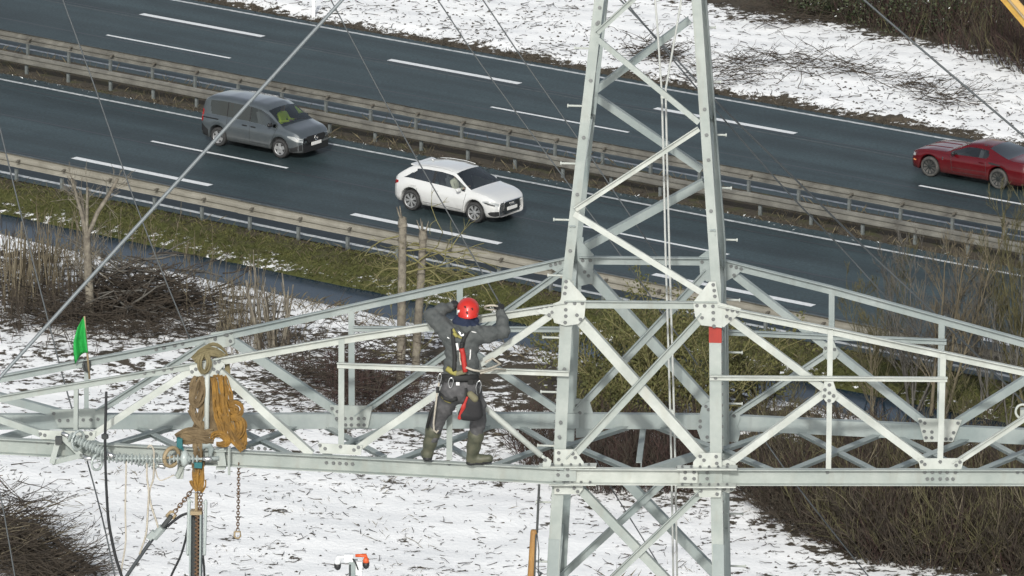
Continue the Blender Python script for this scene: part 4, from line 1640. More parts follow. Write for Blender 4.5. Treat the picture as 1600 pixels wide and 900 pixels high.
for s_ in (-1, 1):
    c.patch(car, "headlight", s_, [(2.10, .66, .74), (2.20, .64, .75), (2.285, .64, .72)], M_LAMP)
    c.patch(car, "side_marker", s_, [(2.06, .50, .53), (2.18, .49, .54)], M_AMBER, nx=4)
    c.patch(car, "tail_light", s_, [(-2.285, .72, .86), (-2.23, .72, .88)], M_TAIL, nx=4)
    c.seam(car, [(.70, .90), (.66, .6), (.62, .32), (-.72, .36), (-.66, .93)], s_)
    c.patch(car, "side_scoop", s_, [(-1.25, .80, .83), (-.9, .80, .87), (-.78, .83, .86)], M_BLACK, off=.005)
    c.patch(car, "sill_line", s_, [(-.7, .50, .512), (.7, .46, .472)], M_BLACK, off=.002)
    handle(car, c, -.52, .80, s_, M_RED)
    mirror(car, c, .56, .93, s_, M_BLACK)
    mb = MB()
    y = c.side_y(1.05, .74)
    mb.plate([(x, s_ * (y + .012), z) for x, z in ((.985, .68), (1.0, .70), (.98, .74), (1.0, .79), (1.02, .775), (1.015, .74), (1.035, .70), (1.02, .675))], V(0, 1, 0), .012)
    mb.build("emblem", M_CHROME, car, local=True)
    mb = MB()
    Pq = [(x, s_ * .30, c.top_z(x, .30) + .004) for x in np.linspace(.98, 2.05, 10)]
    mb.tube(Pq, .012, n=4)
    mb.build("bonnet_crease", M_RED, car, local=True)
mb = MB()
mb.plate([(2.30, y, z) for y, z in ((-.62, .50), (-.62, .66), (.62, .66), (.62, .50))], V(1, 0, 0), .03)
mb.build("grille", M_BLACK, car, local=True)
RED_CAR = car

grime(M_RED, (.10, .06, .055), .2, .7, .7)
# ---- the drivers
M_HIVIS = mat("hi_vis_yellow", (.70, .85, .05), .7, col2=(.78, .92, .07), scale=5)
M_SKIN = mat("skin", (.42, .25, .18), .55)
M_PALEC = mat("pale_shirt", (.42, .38, .30), .8)
M_HAIR = mat("brown_hair", (.06, .04, .025), .7)


def driver(car, x, y, zs, cloth, label, reach):
    m = Matrix.Rotation(car.rotation_euler.z, 4, 'Z')
    p = Vector(car.location) + m @ Vector((x, y, zs))
    d = thing("person", label, "person", tuple(p), car.rotation_euler.z)
    b = Blob(.016)
    b.limb((0, 0, .06), (-.03, 0, .42), .13, .15, .05, 0, (.8, 1.2, 1))
    b.limb((-.05, -.13, .46), (-.05, .13, .46), .075, .075, .05, 0)
    b.limb((-.04, 0, .52), (-.02, 0, .60), .05, .05, .03, 1)
    b.limb((0, 0, .64), (-.01, 0, .74), .075, .088, .03, 1)
    b.limb((.075, 0, .66), (.09, 0, .67), .018, .015, .02, 1)
    b.limb((-.03, 0, .72), (-.03, 0, .77), .09, .075, .02, 2)
    for s_ in (-1, 1):
        b.limb((-.04, s_ * .19, .46), (.10, s_ * .23, .24), .06, .05, .03, 0)
        b.limb((.10, s_ * .23, .24), (reach, s_ * .15, .30), .048, .038, .03, 0)
        b.limb((reach, s_ * .15, .30), (reach + .07, s_ * .14, .33), .038, .03, .02, 1)
        for q in range(4):
            b.limb((reach + .06, s_ * .14, .315 + q * .013), (reach + .10, s_ * .12, .32 + q * .013), .010, .008, .004, 1)
        b.limb((reach + .03, s_ * .125, .335), (reach + .07, s_ * .10, .345), .011, .009, .005, 1)
        b.limb((.02, s_ * .10, .02), (.42, s_ * .12, .05), .085, .06, .04, 3)
        b.limb((.42, s_ * .12, .05), (.50, s_ * .12, -.25), .06, .045, .03, 3)
    b.build("body", [cloth, M_SKIN, M_HAIR, M_SEAT], d)
    return d


driver(GREY_VAN, .44, .38, .72, M_HIVIS, "driver in a yellow high visibility vest behind the grey van's windscreen", .42)
driver(WHITE_CAR, .12, -.36, .66, M_PALEC, "person in pale clothing seated in front inside the white car", .40)
# ------------------------------------------------------------------ the climber
from mathutils.bvhtree import BVHTree

M_JACKET = mat("dark_grey_jacket", (.058, .066, .066), .85, col2=(.088, .096, .095), scale=14, detail=4, bump=.25, bscale=40)
M_TROUS = mat("grey_work_trousers", (.066, .067, .070), .85, col2=(.105, .105, .108), scale=12, detail=4, bump=.25, bscale=40)
M_BOOT = mat("olive_rubber_boot", (.050, .058, .038), .55, col2=(.105, .105, .070), scale=9, detail=5)
M_GLOVE = mat("black_glove", (.016, .017, .018), .7)
M_HELM = mat("red_helmet_shell", (.50, .024, .016), .42, coat=.15)
M_NAVY = mat("navy_scarf", (.010, .018, .045), .85, bump=.3, bscale=30)
M_STRAP = mat("black_webbing", (.016, .017, .017), .75)
M_YSTRAP = mat("yellow_webbing", (.30, .27, .06), .75, col2=(.20, .19, .07), scale=10)
M_REDL = mat("red_lanyard_cover", (.38, .022, .016), .6)
M_STEEL = mat("polished_steel", (.62, .63, .63), .25, metal=.9)
M_WLAB = mat("white_label", (.72, .73, .72), .6)
M_OLIVE = mat("olive_pouch", (.16, .15, .09), .8)
M_BAG = mat("black_bag_fabric", (.014, .014, .016), .7, bump=.2, bscale=30)
M_ROPEW = mat("pale_rope", (.50, .47, .40), .85, col2=(.38, .35, .29), scale=30)

WP = CH.at(705, 714, .04)
WP[2] = ZC + CHH / 2
worker = thing("person", "climber seen from behind in red helmet, dark jacket and olive boots, standing on the cross-arm", "person", tuple(WP))
WF = Face(WP, TA, TZ)


def wp(px, py, y):
    return WF.at(px, py, -y)


def wl(px, py, y):
    return wp(px, py, y) - ORG[worker.name]


def wrink(X, Y, Z):
    return .006 * np.sin(Z * 62 + 3 * np.sin(X * 21) + Y * 30) * np.sin(X * 25 + Z * 13) + .0025 * np.sin(X * 70 + Z * 55 + Y * 40)


b = Blob(.010)
J, T_M, G_, S_K = 0, 1, 2, 3
tall = (1.18, .86, 1)
b.limb(wl(706, 524, -.19), wl(737, 525, -.19), .118, .118, .06, J, (1, .9, 1))
b.limb(wl(721, 530, -.21), wl(721, 572, -.23), .152, .150, .06, J, (1.12, .80, 1))
b.limb(wl(721, 572, -.23), wl(720, 582, -.23), .160, .164, .03, J, (1.12, .80, 1))
b.limb(wl(720, 590, -.23), wl(720, 606, -.23), .150, .156, .03, T_M, (1.12, .82, 1))
b.limb(wl(707, 610, -.27), wl(707, 614, -.27), .105, .105, .05, T_M)
b.limb(wl(734, 610, -.27), wl(734, 614, -.27), .105, .105, .05, T_M)
b.limb(wl(728, 515, -.17), wl(731, 494, -.13), .062, .058, .03, S_K)
b.limb(wl(731, 489, -.13), wl(732, 483, -.11), .086, .092, .03, S_K)
b.limb(wl(732, 489, -.025), wl(732, 490, -.015), .016, .014, .02, S_K)     # nose
for e in (718.5, 745):
    b.limb(wl(e, 489, -.12), wl(e, 486, -.12), .018, .016, .01, S_K)        # ears
b.path([wl(699, 518, -.19), wl(688, 506, -.16), wl(673, 493, -.11)], [.092, .082, .068], .05, J)
b.path([wl(673, 493, -.11), wl(690, 484, -.05), wl(704, 480, .0)], [.070, .064, .048], .03, J)
b.path([wl(742, 522, -.19), wl(764, 522, -.16), wl(786, 518, -.11)], [.096, .080, .068], .05, J)
b.path([wl(786, 518, -.11), wl(785, 502, -.05), wl(782, 487, .0)], [.070, .060, .046], .03, J)
b.path([wl(706, 612, -.24), wl(695, 634, -.17), wl(684, 656, -.11)], [.118, .098, .078], .04, T_M)
b.path([wl(684, 656, -.11), wl(677, 680, -.09), wl(669, 704, -.06)], [.076, .066, .048], .03, T_M)
b.path([wl(735, 612, -.24), wl(743, 634, -.20), wl(747, 658, -.14)], [.118, .102, .082], .04, T_M)
b.path([wl(747, 658, -.14), wl(743, 684, -.11), wl(738, 710, -.06)], [.080, .068, .048], .03, T_M)
# gloved hands with fingers closing over the upper chord
for hx, hy, tipx, tipy, thx in ((710, 478, 712, 486, -6), (781, 483, 782, 491, -7)):
    w0 = wl(hx, hy, .005)
    b.limb(w0, wl(hx + .5, hy - 4, .045), .040, .036, .02, G_, (1.1, .9, .9))
    for q in range(4):
        fx = hx - 4.2 + q * 2.9
        ln = (.9, 1.0, .97, .8)[q]
        b.path([wl(fx, hy - 5, .05), wl(fx + .4, hy - 5.5 - 1.2 * ln, .085 + .01 * ln), wl(fx + .4, hy - 1.5, .115 * ln), wl(fx + .2, hy + 3.0 * ln, .10)], [.0125, .0115, .0105, .009], .006, G_)
    b.path([wl(hx + thx * .55, hy - 1, .02), wl(hx + thx, hy - 2.5, .05), wl(hx + thx * .9, hy + .5, .075)], [.014, .012, .010], .008, G_)
body = b.build("body", [M_JACKET, M_TROUS, M_GLOVE, M_SKIN], worker, wrinkle=wrink)

# boots
for pts, rs, foot, fr, toe in (([(677, 674, -.09), (672, 692, -.07), (668.5, 707, -.05)], [.080, .068, .058], [(668, 711, -.07), (666, 708, .08), (665, 706, .17)], [.050, .050, .042], 0),
                               ([(743.5, 681, -.115), (740, 698, -.08), (738, 711, -.05)], [.080, .070, .060], [(736, 718, -.05), (752, 717.5, -.05), (764, 716, -.05)], [.050, .049, .043], 1)):
    b = Blob(.009)
    b.path([wl(*p) for p in pts], rs, .03, 0)
    b.path([wl(*p) for p in foot], fr, .03, 0, (1, 1, .95))
    b.limb(wl(*pts[0]) + V(0, 0, .008), wl(*pts[0]) - V(0, 0, .008), rs[0] + .006, rs[0] + .006, .004, 0)
    hl = [wl(*p) - V(0, 0, .036) for p in foot]
    b.path(hl, [r * .86 for r in fr], .01, 1, (1.05, 1.05, .5))
    b.limb(hl[0], hl[0] + (hl[0] - hl[1]) * .05, fr[0] * .9, fr[0] * .9, .01, 1, (1.05, 1.05, .6))
    b.build("boot", [M_BOOT, M_BLACK], worker)

# helmet: shell, brim, vents
HC = wl(731.5, 484, -.12)
b = Blob(.008)
b.limb(HC + V(0, -.012, .010), HC + V(0, .012, .014), .118, .118, .01, 0, (.97, 1.1, .92))
b.limb(HC + V(0, -.10, -.045), HC + V(0, -.12, -.055), .055, .04, .05, 0, (1.3, 1, .8))
v, q, mi = b.mesh()
keep = v[q].mean(1)[:, 2] > HC[2] - .055 - .16 * (v[q].mean(1)[:, 1] - HC[1]) * 0
me = bpy.data.meshes.new("helmet")
me.from_pydata(v.tolist(), [], q[keep].tolist())
me.materials.append(M_HELM)
me.polygons.foreach_set("use_smooth", [True] * int(keep.sum()))
helmet = _link("helmet", me, worker)
bvh_h = BVHTree.FromPolygons(v.tolist(), q[keep].tolist())
mb = MB()
rim_pts = []
for k in range(25):
    a = 2 * math.pi * k / 24
    d = Vector((math.cos(a), math.sin(a), 0))
    hit = bvh_h.ray_cast(Vector(HC + V(0, 0, -.045)) + d * .5, -d)
    rim_pts.append(np.array(hit[0]) if hit[0] else HC + V(d.x * .12, d.y * .13, -.05))
mb.tube(rim_pts, .009, n=6, cap=False)
mb.build("helmet_rim", M_HELM, helmet, local=True, smooth=True)


def on_mesh(bvh, px, py, off):
    o = V(0, 0, CAM_H)
    d = unit(ray(px, py))
    h = bvh.ray_cast(Vector(o - ORG[worker.name]), Vector(d), 300)
    if h[0] is None:
        return None
    return np.array(h[0]) + np.array(h[1]) * off * (1 if np.dot(h[1], d) < 0 else -1)


for px, py in ((727, 480), (738, 483), (730, 489)):
    p = on_mesh(bvh_h, px, py, .001)
    if p is not None:
        mb = MB()
        mb.tube([p + V(-.006, 0, .011), p + V(.004, 0, -.011)], [.009, .007], n=6)
        mb.build("helmet_vent", M_BLACK, helmet, local=True)
p = on_mesh(bvh_h, 717.5, 486, .002)
if p is not None:
    mb = MB()
    mb.frame_box(p, V(.016, .006, 0), V(0, .006, 0), V(0, 0, .012))
    mb.build("helmet_sticker", M_WLAB, helmet, local=True)
mb = MB()
mb.tube([wl(719, 490, -.12), wl(720, 498, -.10), wl(731, 503, -.06), wl(743, 498, -.10), wl(745, 490, -.12)], .008, n=5)
mb.build("chin_strap", M_STRAP, worker, local=True)
# scarf and hood at the neck
b = Blob(.010)
b.path([wl(714, 503, -.20), wl(727, 507, -.245), wl(742, 508, -.20)], [.045, .055, .045], .03, 0)
b.path([wl(716, 498, -.16), wl(728, 500, -.215), wl(742, 502, -.16)], [.045, .05, .045], .03, 0)
b.path([wl(712, 511, -.22), wl(727, 514, -.27), wl(746, 514, -.22)], [.04, .045, .04], .03, 1)
b.build("scarf", [M_NAVY, M_JACKET], worker, wrinkle=wrink)

bvh_b = BVHTree.FromPolygons([v_.co[:] for v_ in body.data.vertices], [tuple(p_.vertices) for p_ in body.data.polygons])


def strap(name, pts, r, m, flat=.35, off=.004, parent=None):
    P = []
    for (x0, y0), (x1, y1) in zip(pts[:-1], pts[1:]):
        for k in range(4):
            f = k / 4
            h = on_mesh(bvh_b, x0 + (x1 - x0) * f, y0 + (y1 - y0) * f, off)
            if h is not None:
                P.append(h)
    h = on_mesh(bvh_b, *pts[-1], off)
    if h is not None:
        P.append(h)
    if len(P) < 2:
        return None
    P = np.array(P)
    if len(P) > 4:
        P[1:-1] = (P[:-2] + 2 * P[1:-1] + P[2:]) / 4
    mb = MB()
    mb.tube(P, r, n=6, flat=flat, ref=V(0, -1, .2))
    return mb.build(name, m, parent or worker, local=True, smooth=True)


strap("harness_strap", [(708, 514), (709, 535), (711, 556), (710, 580)], .022, M_STRAP, flat=.5, off=.008)
strap("harness_strap", [(733, 514), (724, 530), (722, 548)], .020, M_STRAP, flat=.5, off=.008)
strap("harness_strap", [(708, 514), (714, 524), (722, 528)], .016, M_YSTRAP, flat=.5, off=.010)
strap("harness_belt", [(690, 590), (700, 589), (720, 591), (740, 590), (751, 588)], .040, M_STRAP, flat=.35, off=.006)
strap("belt_pad", [(699, 576), (706, 581), (714, 583)], .030, M_YSTRAP, flat=.4, off=.012)
strap("belt_pad", [(712, 584), (720, 582), (727, 580)], .026, M_OLIVE, flat=.4, off=.012)
strap("leg_loop", [(688, 614), (695, 622), (704, 625), (714, 622)], .022, M_STRAP, flat=.4, off=.006)
strap("leg_loop", [(690, 618), (697, 625), (705, 628)], .010, M_YSTRAP, flat=.5, off=.012)
strap("leg_loop", [(728, 620), (738, 624), (748, 622)], .022, M_STRAP, flat=.4, off=.006)
strap("red_lanyard", [(722, 544), (724, 560), (726.5, 580)], .027, M_REDL, flat=.8, off=.020)
strap("lanyard_end", [(721, 534), (722, 544)], .020, M_STRAP, flat=.8, off=.018)
strap("white_tag", [(714.5, 535), (716, 547)], .014, M_WLAB, flat=.4, off=.018)
strap("back_buckle", [(710, 520), (714, 527)], .020, M_YSTRAP, flat=.6, off=.018)
strap("back_buckle", [(716, 518), (722, 526), (725, 522)], .014, M_STEEL, flat=.6, off=.022)
strap("rope_end", [(718, 550), (719, 562), (720, 570)], .008, M_ROPEW, flat=.8, off=.012)
strap("reflector_mark", [(735, 546), (734, 562)], .007, M_WLAB, flat=.4, off=.004)
strap("reflector_mark", [(699, 527), (702, 529)], .006, M_WLAB, flat=.5, off=.004)
strap("reflector_mark", [(737, 518), (744, 520)], .005, M_WLAB, flat=.5, off=.004)


def carabiner(px, py, w, h, y, name="carabiner", m=None):
    mb = MB()
    P = []
    for k in range(17):
        a = 2 * math.pi * k / 16
        P.append(wl(px + w * math.cos(a) * (1 if math.sin(a) > 0 else .8) + h * .12 * math.sin(a), py - h * math.sin(a), y))
    mb.tube(P, .0075, n=5, cap=False)
    return mb.build(name, m or M_STEEL, worker, local=True, smooth=True)


def backy(px, py):
    h = on_mesh(bvh_b, px, py, .015)
    return (h @ -WF.n) - ((WP - ORG[worker.name]) @ -WF.n) if h is not None else -.38


carabiner(704.5, 598, 4, 8, backy(704, 598) - .02)
carabiner(687, 592, 3, 8, -.30)
carabiner(747.5, 606, 4, 11, backy(745, 606) - .03)
for px, py, w in ((715.5, 599, .018), (700, 592, .02), (735, 596, .03), (742, 598, .028), (693, 598, .025)):
    h = on_mesh(bvh_b, px, py, .02)
    if h is not None:
        mb = MB()
        mb.frame_box(h, TA * w, TD * .014, TZ * w * .9)
        mb.build("belt_pouch", M_WLAB if px == 715.5 else M_STRAP, worker, local=True)

# tool bag hanging from the belt
tb = thing("tool_bag", "black tool bag with red side panel hanging behind the climber's thigh", "bag", tuple(wp(735, 622, -.44)))


def tl(px, py, y):
    return wp(px, py, y) - ORG[tb.name]


b = Blob(.009)
b.path([tl(733, 626, -.43), tl(726, 647, -.43)], [.05, .068], .02, 0, (1, .8, 1))
b.path([tl(745, 630, -.43), tl(746, 648, -.43)], [.050, .058], .02, 0, (1, .8, 1))
b.path([tl(739, 630, -.43), tl(737, 648, -.43)], [.060, .066], .03, 0, (1, .8, 1))
b.build("bag_body", [M_BAG], tb)
b = Blob(.008)
b.path([tl(730, 621, -.46), tl(724, 636, -.475), tl(718, 653, -.46)], [.014, .017, .022], .02, 0, (1, .6, 1))
b.build("side_panel", [M_REDL], tb)
b = Blob(.009)
b.path([tl(735, 616, -.44), tl(742, 623, -.46)], [.035, .038], .02, 0)
b.build("pocket", [M_OLIVE], tb)
mb = MB()
mb.tube([tl(728, 606, -.41), tl(728, 618, -.43), tl(732, 626, -.44)], .014, n=6)
mb.tube([tl(747, 606, -.40), tl(748, 618, -.42), tl(745, 627, -.43)], .012, n=6)
mb.build("bag_strap", M_STRAP, tb, local=True)
# rope and sling on the left hip
lr = thing("lanyard", "pale rope lanyard hanging in a loop beside the climber's left thigh", "rope", tuple(wp(683, 600, -.33)))
mb = MB()
mb.tube([wp(686, 598, -.32), wp(683, 615, -.35), wp(680, 640, -.32), wp(677.5, 660, -.27), wp(678, 672, -.25), wp(682, 676, -.24), wp(685, 672, -.23)], .010, n=6)
mb.build("rope", M_ROPEW, lr, smooth=True)
mb = MB()
mb.tube([wp(684, 604, -.33), wp(684, 614, -.345)], .020, n=6)
mb.tube([wp(679, 632, -.27), wp(673, 645, -.25), wp(667, 668, -.22)], [.012, .020, .016], n=6)
mb.build("black_strap", M_STRAP, lr, smooth=True)
wr_ = thing("positioning_rope", "beige work positioning rope from the climber's belt round the brace on the right", "rope", tuple(wp(750, 578, -.3)))
mb = MB()
mb.tube([wp(728, 574, -.385), wp(738, 578, -.39), wp(748, 580, -.33), wp(758, 578, -.2), wp(770, 574, -.08), wp(782, 569, -.02), wp(770, 560, .03), wp(758, 566, -.02)], .012, n=6)
mb.tube([wp(751, 583, -.3), wp(762, 580, -.16), wp(776, 576, -.06), wp(790, 578, .0)], .010, n=6)
mb.build("rope", M_ROPEW, wr_, smooth=True)
rg = thing("rope_ring", "small pale rope ring held in the climber's right hand above the chord", "rope", tuple(wp(767, 481, .03)))
mb = MB()
mb.tube([wp(768 + 11 * math.cos(2 * math.pi * k / 20), 480.5 + 3.3 * math.sin(2 * math.pi * k / 20), .03 + .05 * math.sin(2 * math.pi * k / 20)) for k in range(21)], .011, n=6, cap=False)
mb.build("loop", M_ROPEW, rg, smooth=True)
# ------------------------------------------------------------------ things hung on the cross-arm
M_TAN = mat("worn_tan_webbing", (.095, .066, .033), .85, col2=(.19, .14, .075), scale=9, detail=5, bump=.3, bscale=40)
M_KHAKI = mat("khaki_webbing", (.13, .11, .055), .85, col2=(.20, .17, .09), scale=9, detail=5, bump=.3, bscale=40)
M_YEL = mat("fold_shaded_yellow_webbing", (.29, .155, .026), .85, col2=(.11, .065, .022), scale=8, detail=6, lo=.38, hi=.68, bump=.4, bscale=35)  # the darker second tone paints in the shade of the folds
M_RUST = mat("rusty_chain_steel", (.16, .095, .05), .75, col2=(.09, .06, .04), scale=20, metal=.2)
M_PORC = mat("pale_insulator_glaze", (.40, .45, .44), .25, coat=.5)
M_BROWNR = mat("tan_ring", (.30, .235, .14), .6)
M_BLKC = mat("black_cable_sheath", (.018, .020, .022), .5)
M_GREYC = mat("grey_stranded_wire", (.075, .085, .09), .5, metal=.3)
M_LGREYC = mat("bright_stranded_wire", (.20, .225, .235), .5, metal=.3)
M_TEAL = mat("teal_ratchet", (.02, .13, .14), .5)
M_FLAG = mat("green_flag_cloth", (.010, .27, .045), .75, col2=(.014, .34, .06), scale=9, bump=.3, bscale=60)
M_WOOD = mat("varnished_pole", (.36, .20, .06), .6, col2=(.24, .13, .045), scale=6, stretch=(4, 4, .5))
M_DARKS = mat("dark_steel", (.05, .055, .055), .6)
M_ORANGE = mat("orange_housing", (.62, .10, .025), .45)
M_WHITEP = mat("white_housing", (.72, .74, .74), .4)


def ap(px, py, off=.10):
    return FL.at(px, py, off)


def sling(name, label, paths, m, n=6, fat=1.25, cat="sling", group=None):
    """a bundle of folded webbing: every strand is a flat band that wanders beside its neighbours"""
    P0 = ap(*paths[0][0][0])
    t = thing(name, label, cat, tuple(P0), group=group)
    for pts, rs, sq in paths:
        A = np.array([ap(*p) for p in pts])
        u = np.concatenate([[0], np.cumsum(np.linalg.norm(np.diff(A, axis=0), axis=1))])
        uu = np.linspace(0, u[-1], max(8, int(u[-1] / .03)))
        Q = np.stack([np.interp(uu, u, A[:, i_]) for i_ in range(3)], -1)
        for _ in range(3):
            Q[1:-1] = (Q[:-2] + 2 * Q[1:-1] + Q[2:]) / 4
        rr = np.interp(uu, u, rs) * fat
        T = np.gradient(Q, axis=0)
        T /= np.linalg.norm(T, axis=1)[:, None]
        S = np.cross(T, -TD)
        S /= np.linalg.norm(S, axis=1)[:, None] + 1e-9
        mb = MB()
        for k in range(n):
            o1 = (k - (n - 1) / 2) / n * 1.9
            ph = R.uniform(0, 6)
            w = o1 + .34 * np.sin(uu * R.uniform(7, 16) + ph) + .12 * np.sin(uu * R.uniform(28, 45) + ph)
            d = .5 * np.cos(uu * R.uniform(6, 13) + ph) + (.35 if k % 2 else -.2)
            L = Q + S * (w * rr)[:, None] - TD * (d * rr)[:, None]
            wd = np.clip(rr * R.uniform(1.9, 3.0) / n * (1 + .25 * np.sin(uu * 23 + ph)), .006, 1)
            mb.tube(L, wd, n=6, flat=.42, ref=V(*(-TD + TA * R.uniform(-.6, .6) + TZ * .1)))
        o = mb.build("webbing", m, t, smooth=False)
    return t


fl_ = (1, .6, 1)
sling("lifting_sling", "faded khaki sling looped over the upper chord with a hanging eye", [
    ([(302, 562, .02), (316, 548, .05), (330, 544, .0), (345, 549, -.05), (356, 562, -.10)], [.026, .030, .032, .030, .022], (1, 1, 1)),
    ([(306, 566, .06), (318, 555, .08), (334, 551, .06), (350, 558, .0)], [.022, .026, .026, .022], (1, 1, 1)),
    ([(316, 552, .10), (312, 566, .12), (313, 577, .12), (319, 584, .12), (326, 577, .12), (327, 564, .12), (323, 552, .10)], [.018] * 7, (1, 1, 1)),
    ([(352, 560, -.06), (356, 575, -.08), (355, 588, -.08)], [.022, .020, .018], (1, 1, 1)),
], M_KHAKI)
sling("lifting_sling", "worn tan slings bunched left of the post, their ends piled on the lower chord", [
    ([(309, 588, .05), (303, 608, .06), (300, 626, .06), (305, 637, .07), (312, 628, .07), (317, 604, .06), (315, 588, .05)], [.024, .032, .036, .030, .026, .022, .02], fl_),
    ([(318, 590, .02), (319, 620, .03), (314, 650, .04), (305, 672, .06)], [.022, .026, .028, .024], fl_),
    ([(300, 632, .04), (303, 650, .05), (311, 664, .06), (322, 672, .06)], [.018, .022, .024, .024], fl_),
    ([(276, 684, .10), (290, 676, .12), (306, 674, .12), (322, 677, .11), (334, 674, .08)], [.022, .032, .034, .030, .022], fl_),
    ([(277, 686, .10), (286, 691, .12), (302, 688, .12), (320, 684, .11)], [.020, .026, .026, .020], fl_),
    ([(332, 632, .02), (336, 655, .04), (342, 670, .06), (336, 682, .08)], [.020, .026, .028, .024], fl_),
    ([(328, 588, .0), (331, 620, .0), (330, 650, .02), (334, 676, .04)], [.022, .028, .030, .028], fl_),
    ([(297, 640, .04), (303, 655, .06), (316, 664, .06), (319, 678, .08)], [.020, .026, .028, .024], fl_),
    ([(283, 680, .13), (298, 684, .14), (314, 688, .14), (334, 690, .10)], [.018, .022, .022, .018], fl_),
], M_TAN)
YS = sling("lifting_sling", "broad ochre yellow round sling hanging right of the post, bulging at its lower end", [
    ([(337, 586, .06), (340, 612, .08), (346, 640, .10), (355, 666, .12), (367, 690, .14), (380, 703, .14)], [.026, .034, .040, .042, .036, .024], fl_),
    ([(333, 590, .09), (336, 620, .11), (341, 648, .13), (349, 676, .14), (358, 692, .15)], [.020, .026, .030, .030, .024], fl_),
    ([(344, 586, .10), (347, 612, .13), (351, 636, .15), (358, 662, .16), (369, 686, .16), (379, 699, .15)], [.016, .020, .022, .024, .022, .016], fl_),
    ([(349, 588, .03), (356, 612, .05), (361, 632, .06), (366, 650, .07), (374, 674, .10), (381, 696, .12)], [.024, .028, .030, .034, .034, .026], fl_),
    ([(356, 632, .05), (366, 628, .07), (377, 634, .06), (379, 645, .07), (368, 650, .09), (358, 644, .08)], [.026, .030, .034, .032, .030, .022], (1, 1, 1)),
    ([(352, 658, .12), (364, 652, .14), (377, 657, .12), (380, 672, .13), (372, 684, .15)], [.022, .028, .030, .028, .02], fl_),
    ([(372, 652, .08), (379, 668, .10), (382, 688, .12), (378, 702, .13)], [.018, .024, .026, .020], fl_),
    ([(331, 686, .10), (338, 677, .12), (350, 681, .13), (360, 690, .13), (352, 696, .12), (338, 694, .11)], [.022, .030, .032, .030, .028, .02], (1, 1, 1)),
], M_YEL, n=9, fat=1.15)
# straps round the lower chord and the yellow hoist sling below it
sling("lifting_sling", "short tan and yellow sling round the lower chord carrying the chain hoist", [
    ([(309, 692, .13), (310, 708, .17), (310, 724, .17), (310, 738, .15)], [.034, .036, .034, .028], fl_),
], M_TAN)
sling("lifting_sling", "yellow knot of webbing below the lower chord above the hoist chains", [
    ([(307, 730, .16), (306, 745, .17), (307, 760, .17)], [.018, .022, .020], (1, 1, 1)),
    ([(313, 728, .16), (314, 744, .18), (312, 762, .18)], [.020, .024, .022], (1, 1, 1)),
    ([(301, 750, .17), (304, 760, .18), (309, 766, .18)], [.022, .026, .022], (1, 1, 1)),
    ([(317, 750, .17), (317, 760, .18), (312, 767, .18)], [.018, .022, .020], (1, 1, 1)),
], M_YEL)
tt_ = thing("ratchet_strap", "teal ratchet clamp beside the sling under the lower chord", "clamp", tuple(ap(310, 726, .2)))
mb = MB()
mb.frame_box(ap(310, 726, .20), TA * .04, TD * .03, TZ * .03)
mb.build("ratchet", M_TEAL, tt_)
mb = MB()
mb.frame_box(ap(281, 692, .14), TA * .03, TD * .03, TZ * .055)
mb.build("ratchet", M_TEAL, tt_)
mb = MB()
mb.tube([ap(281, 686, .14), ap(284, 700, .16), ap(296, 716, .18), ap(310, 726, .2)], .010, n=5)
mb.build("strap", M_TEAL, tt_)

# clamp bracket on the chord that holds the insulators' right end
cb = thing("chord_clamp", "grey steel clamp bracket gripping the lower chord right of the hoist sling", "clamp", tuple(ap(345, 715, .1)))
mb = MB()
for x0, x1 in ((338, 354),):
    mb.plate([CH.at(x0, 703, .10), CH.at(x1 - 4, 700, .10), CH.at(x1, 728, .10), CH.at(x0 + 3, 728, .10)], CH.n, .02)
mb.frame_box(CH.at(346, 702, .06), TA * .06, TD * .07, TZ * .008)
mb.frame_box(CH.at(346, 729, .06), TA * .05, TD * .08, TZ * .010)
mb.tube([CH.at(358, 700, .12), CH.at(358, 742, .12)], .016, n=6)
mb.build("jaw", M_GALV, cb)
mb = MB()
mb.tube([CH.at(317, 717, .14), CH.at(342, 716, .12)], .022, n=8)
mb.build("pin", M_GALVB, cb, smooth=True)
b = Blob(.010)
P0 = ORG[cb.name]
b.path([ap(312, 705, .12) - P0, ap(317, 697, .12) - P0, ap(326, 695, .10) - P0, ap(330, 702, .08) - P0, ap(328, 715, .08) - P0], [.022, .026, .028, .026, .022], .02, 0, (1, .7, 1))
b.build("grey_wrap", [M_GALVB], cb)
mb = MB()
mb.tube([CH.at(285, 728, .05), CH.at(277, 745, .05)], .03, n=8)
mb.plate([CH.at(280, 700, .04), CH.at(292, 700, .04), CH.at(286, 748, .04), CH.at(276, 748, .04)], CH.n, .02)
mb.build("stay", M_GALV, cb)


# insulator strings
def insulator(name, label, p0, p1, n_, r, tilt=.0):
    p0, p1 = np.asarray(p0, float), np.asarray(p1, float)
    t = thing(name, label, "insulator", tuple(p0), group=None)
    ax = unit(p1 - p0)
    mb = MB()
    mb.tube([p0, p1], .013, n=8)
    mb.build("rod", M_PORC, t, smooth=True)
    first = None
    L = np.linalg.norm(p1 - p0)
    for k in range(n_):
        c = p0 + ax * L * (.10 + .82 * k / (n_ - 1))
        rr_ = r if k % 2 == 0 else r * .78
        mb = MB()
        mb.lathe(c, ax, [(-.004, .014), (-.002, rr_ * .9), (.003, rr_), (.008, rr_ * .9), (.02, .016)], n=14)
        mb.build("shed", M_PORC, t, smooth=False)
    mb = MB()
    mb.lathe(p0, ax, [(-.06, .016), (-.05, .026), (0, .026), (.04, .02)], n=8)
    mb.lathe(p1, ax, [(-.04, .02), (0, .026), (.05, .026), (.06, .016)], n=8)
    mb.build("end_fitting", M_STEEL, t, smooth=True)
    return t


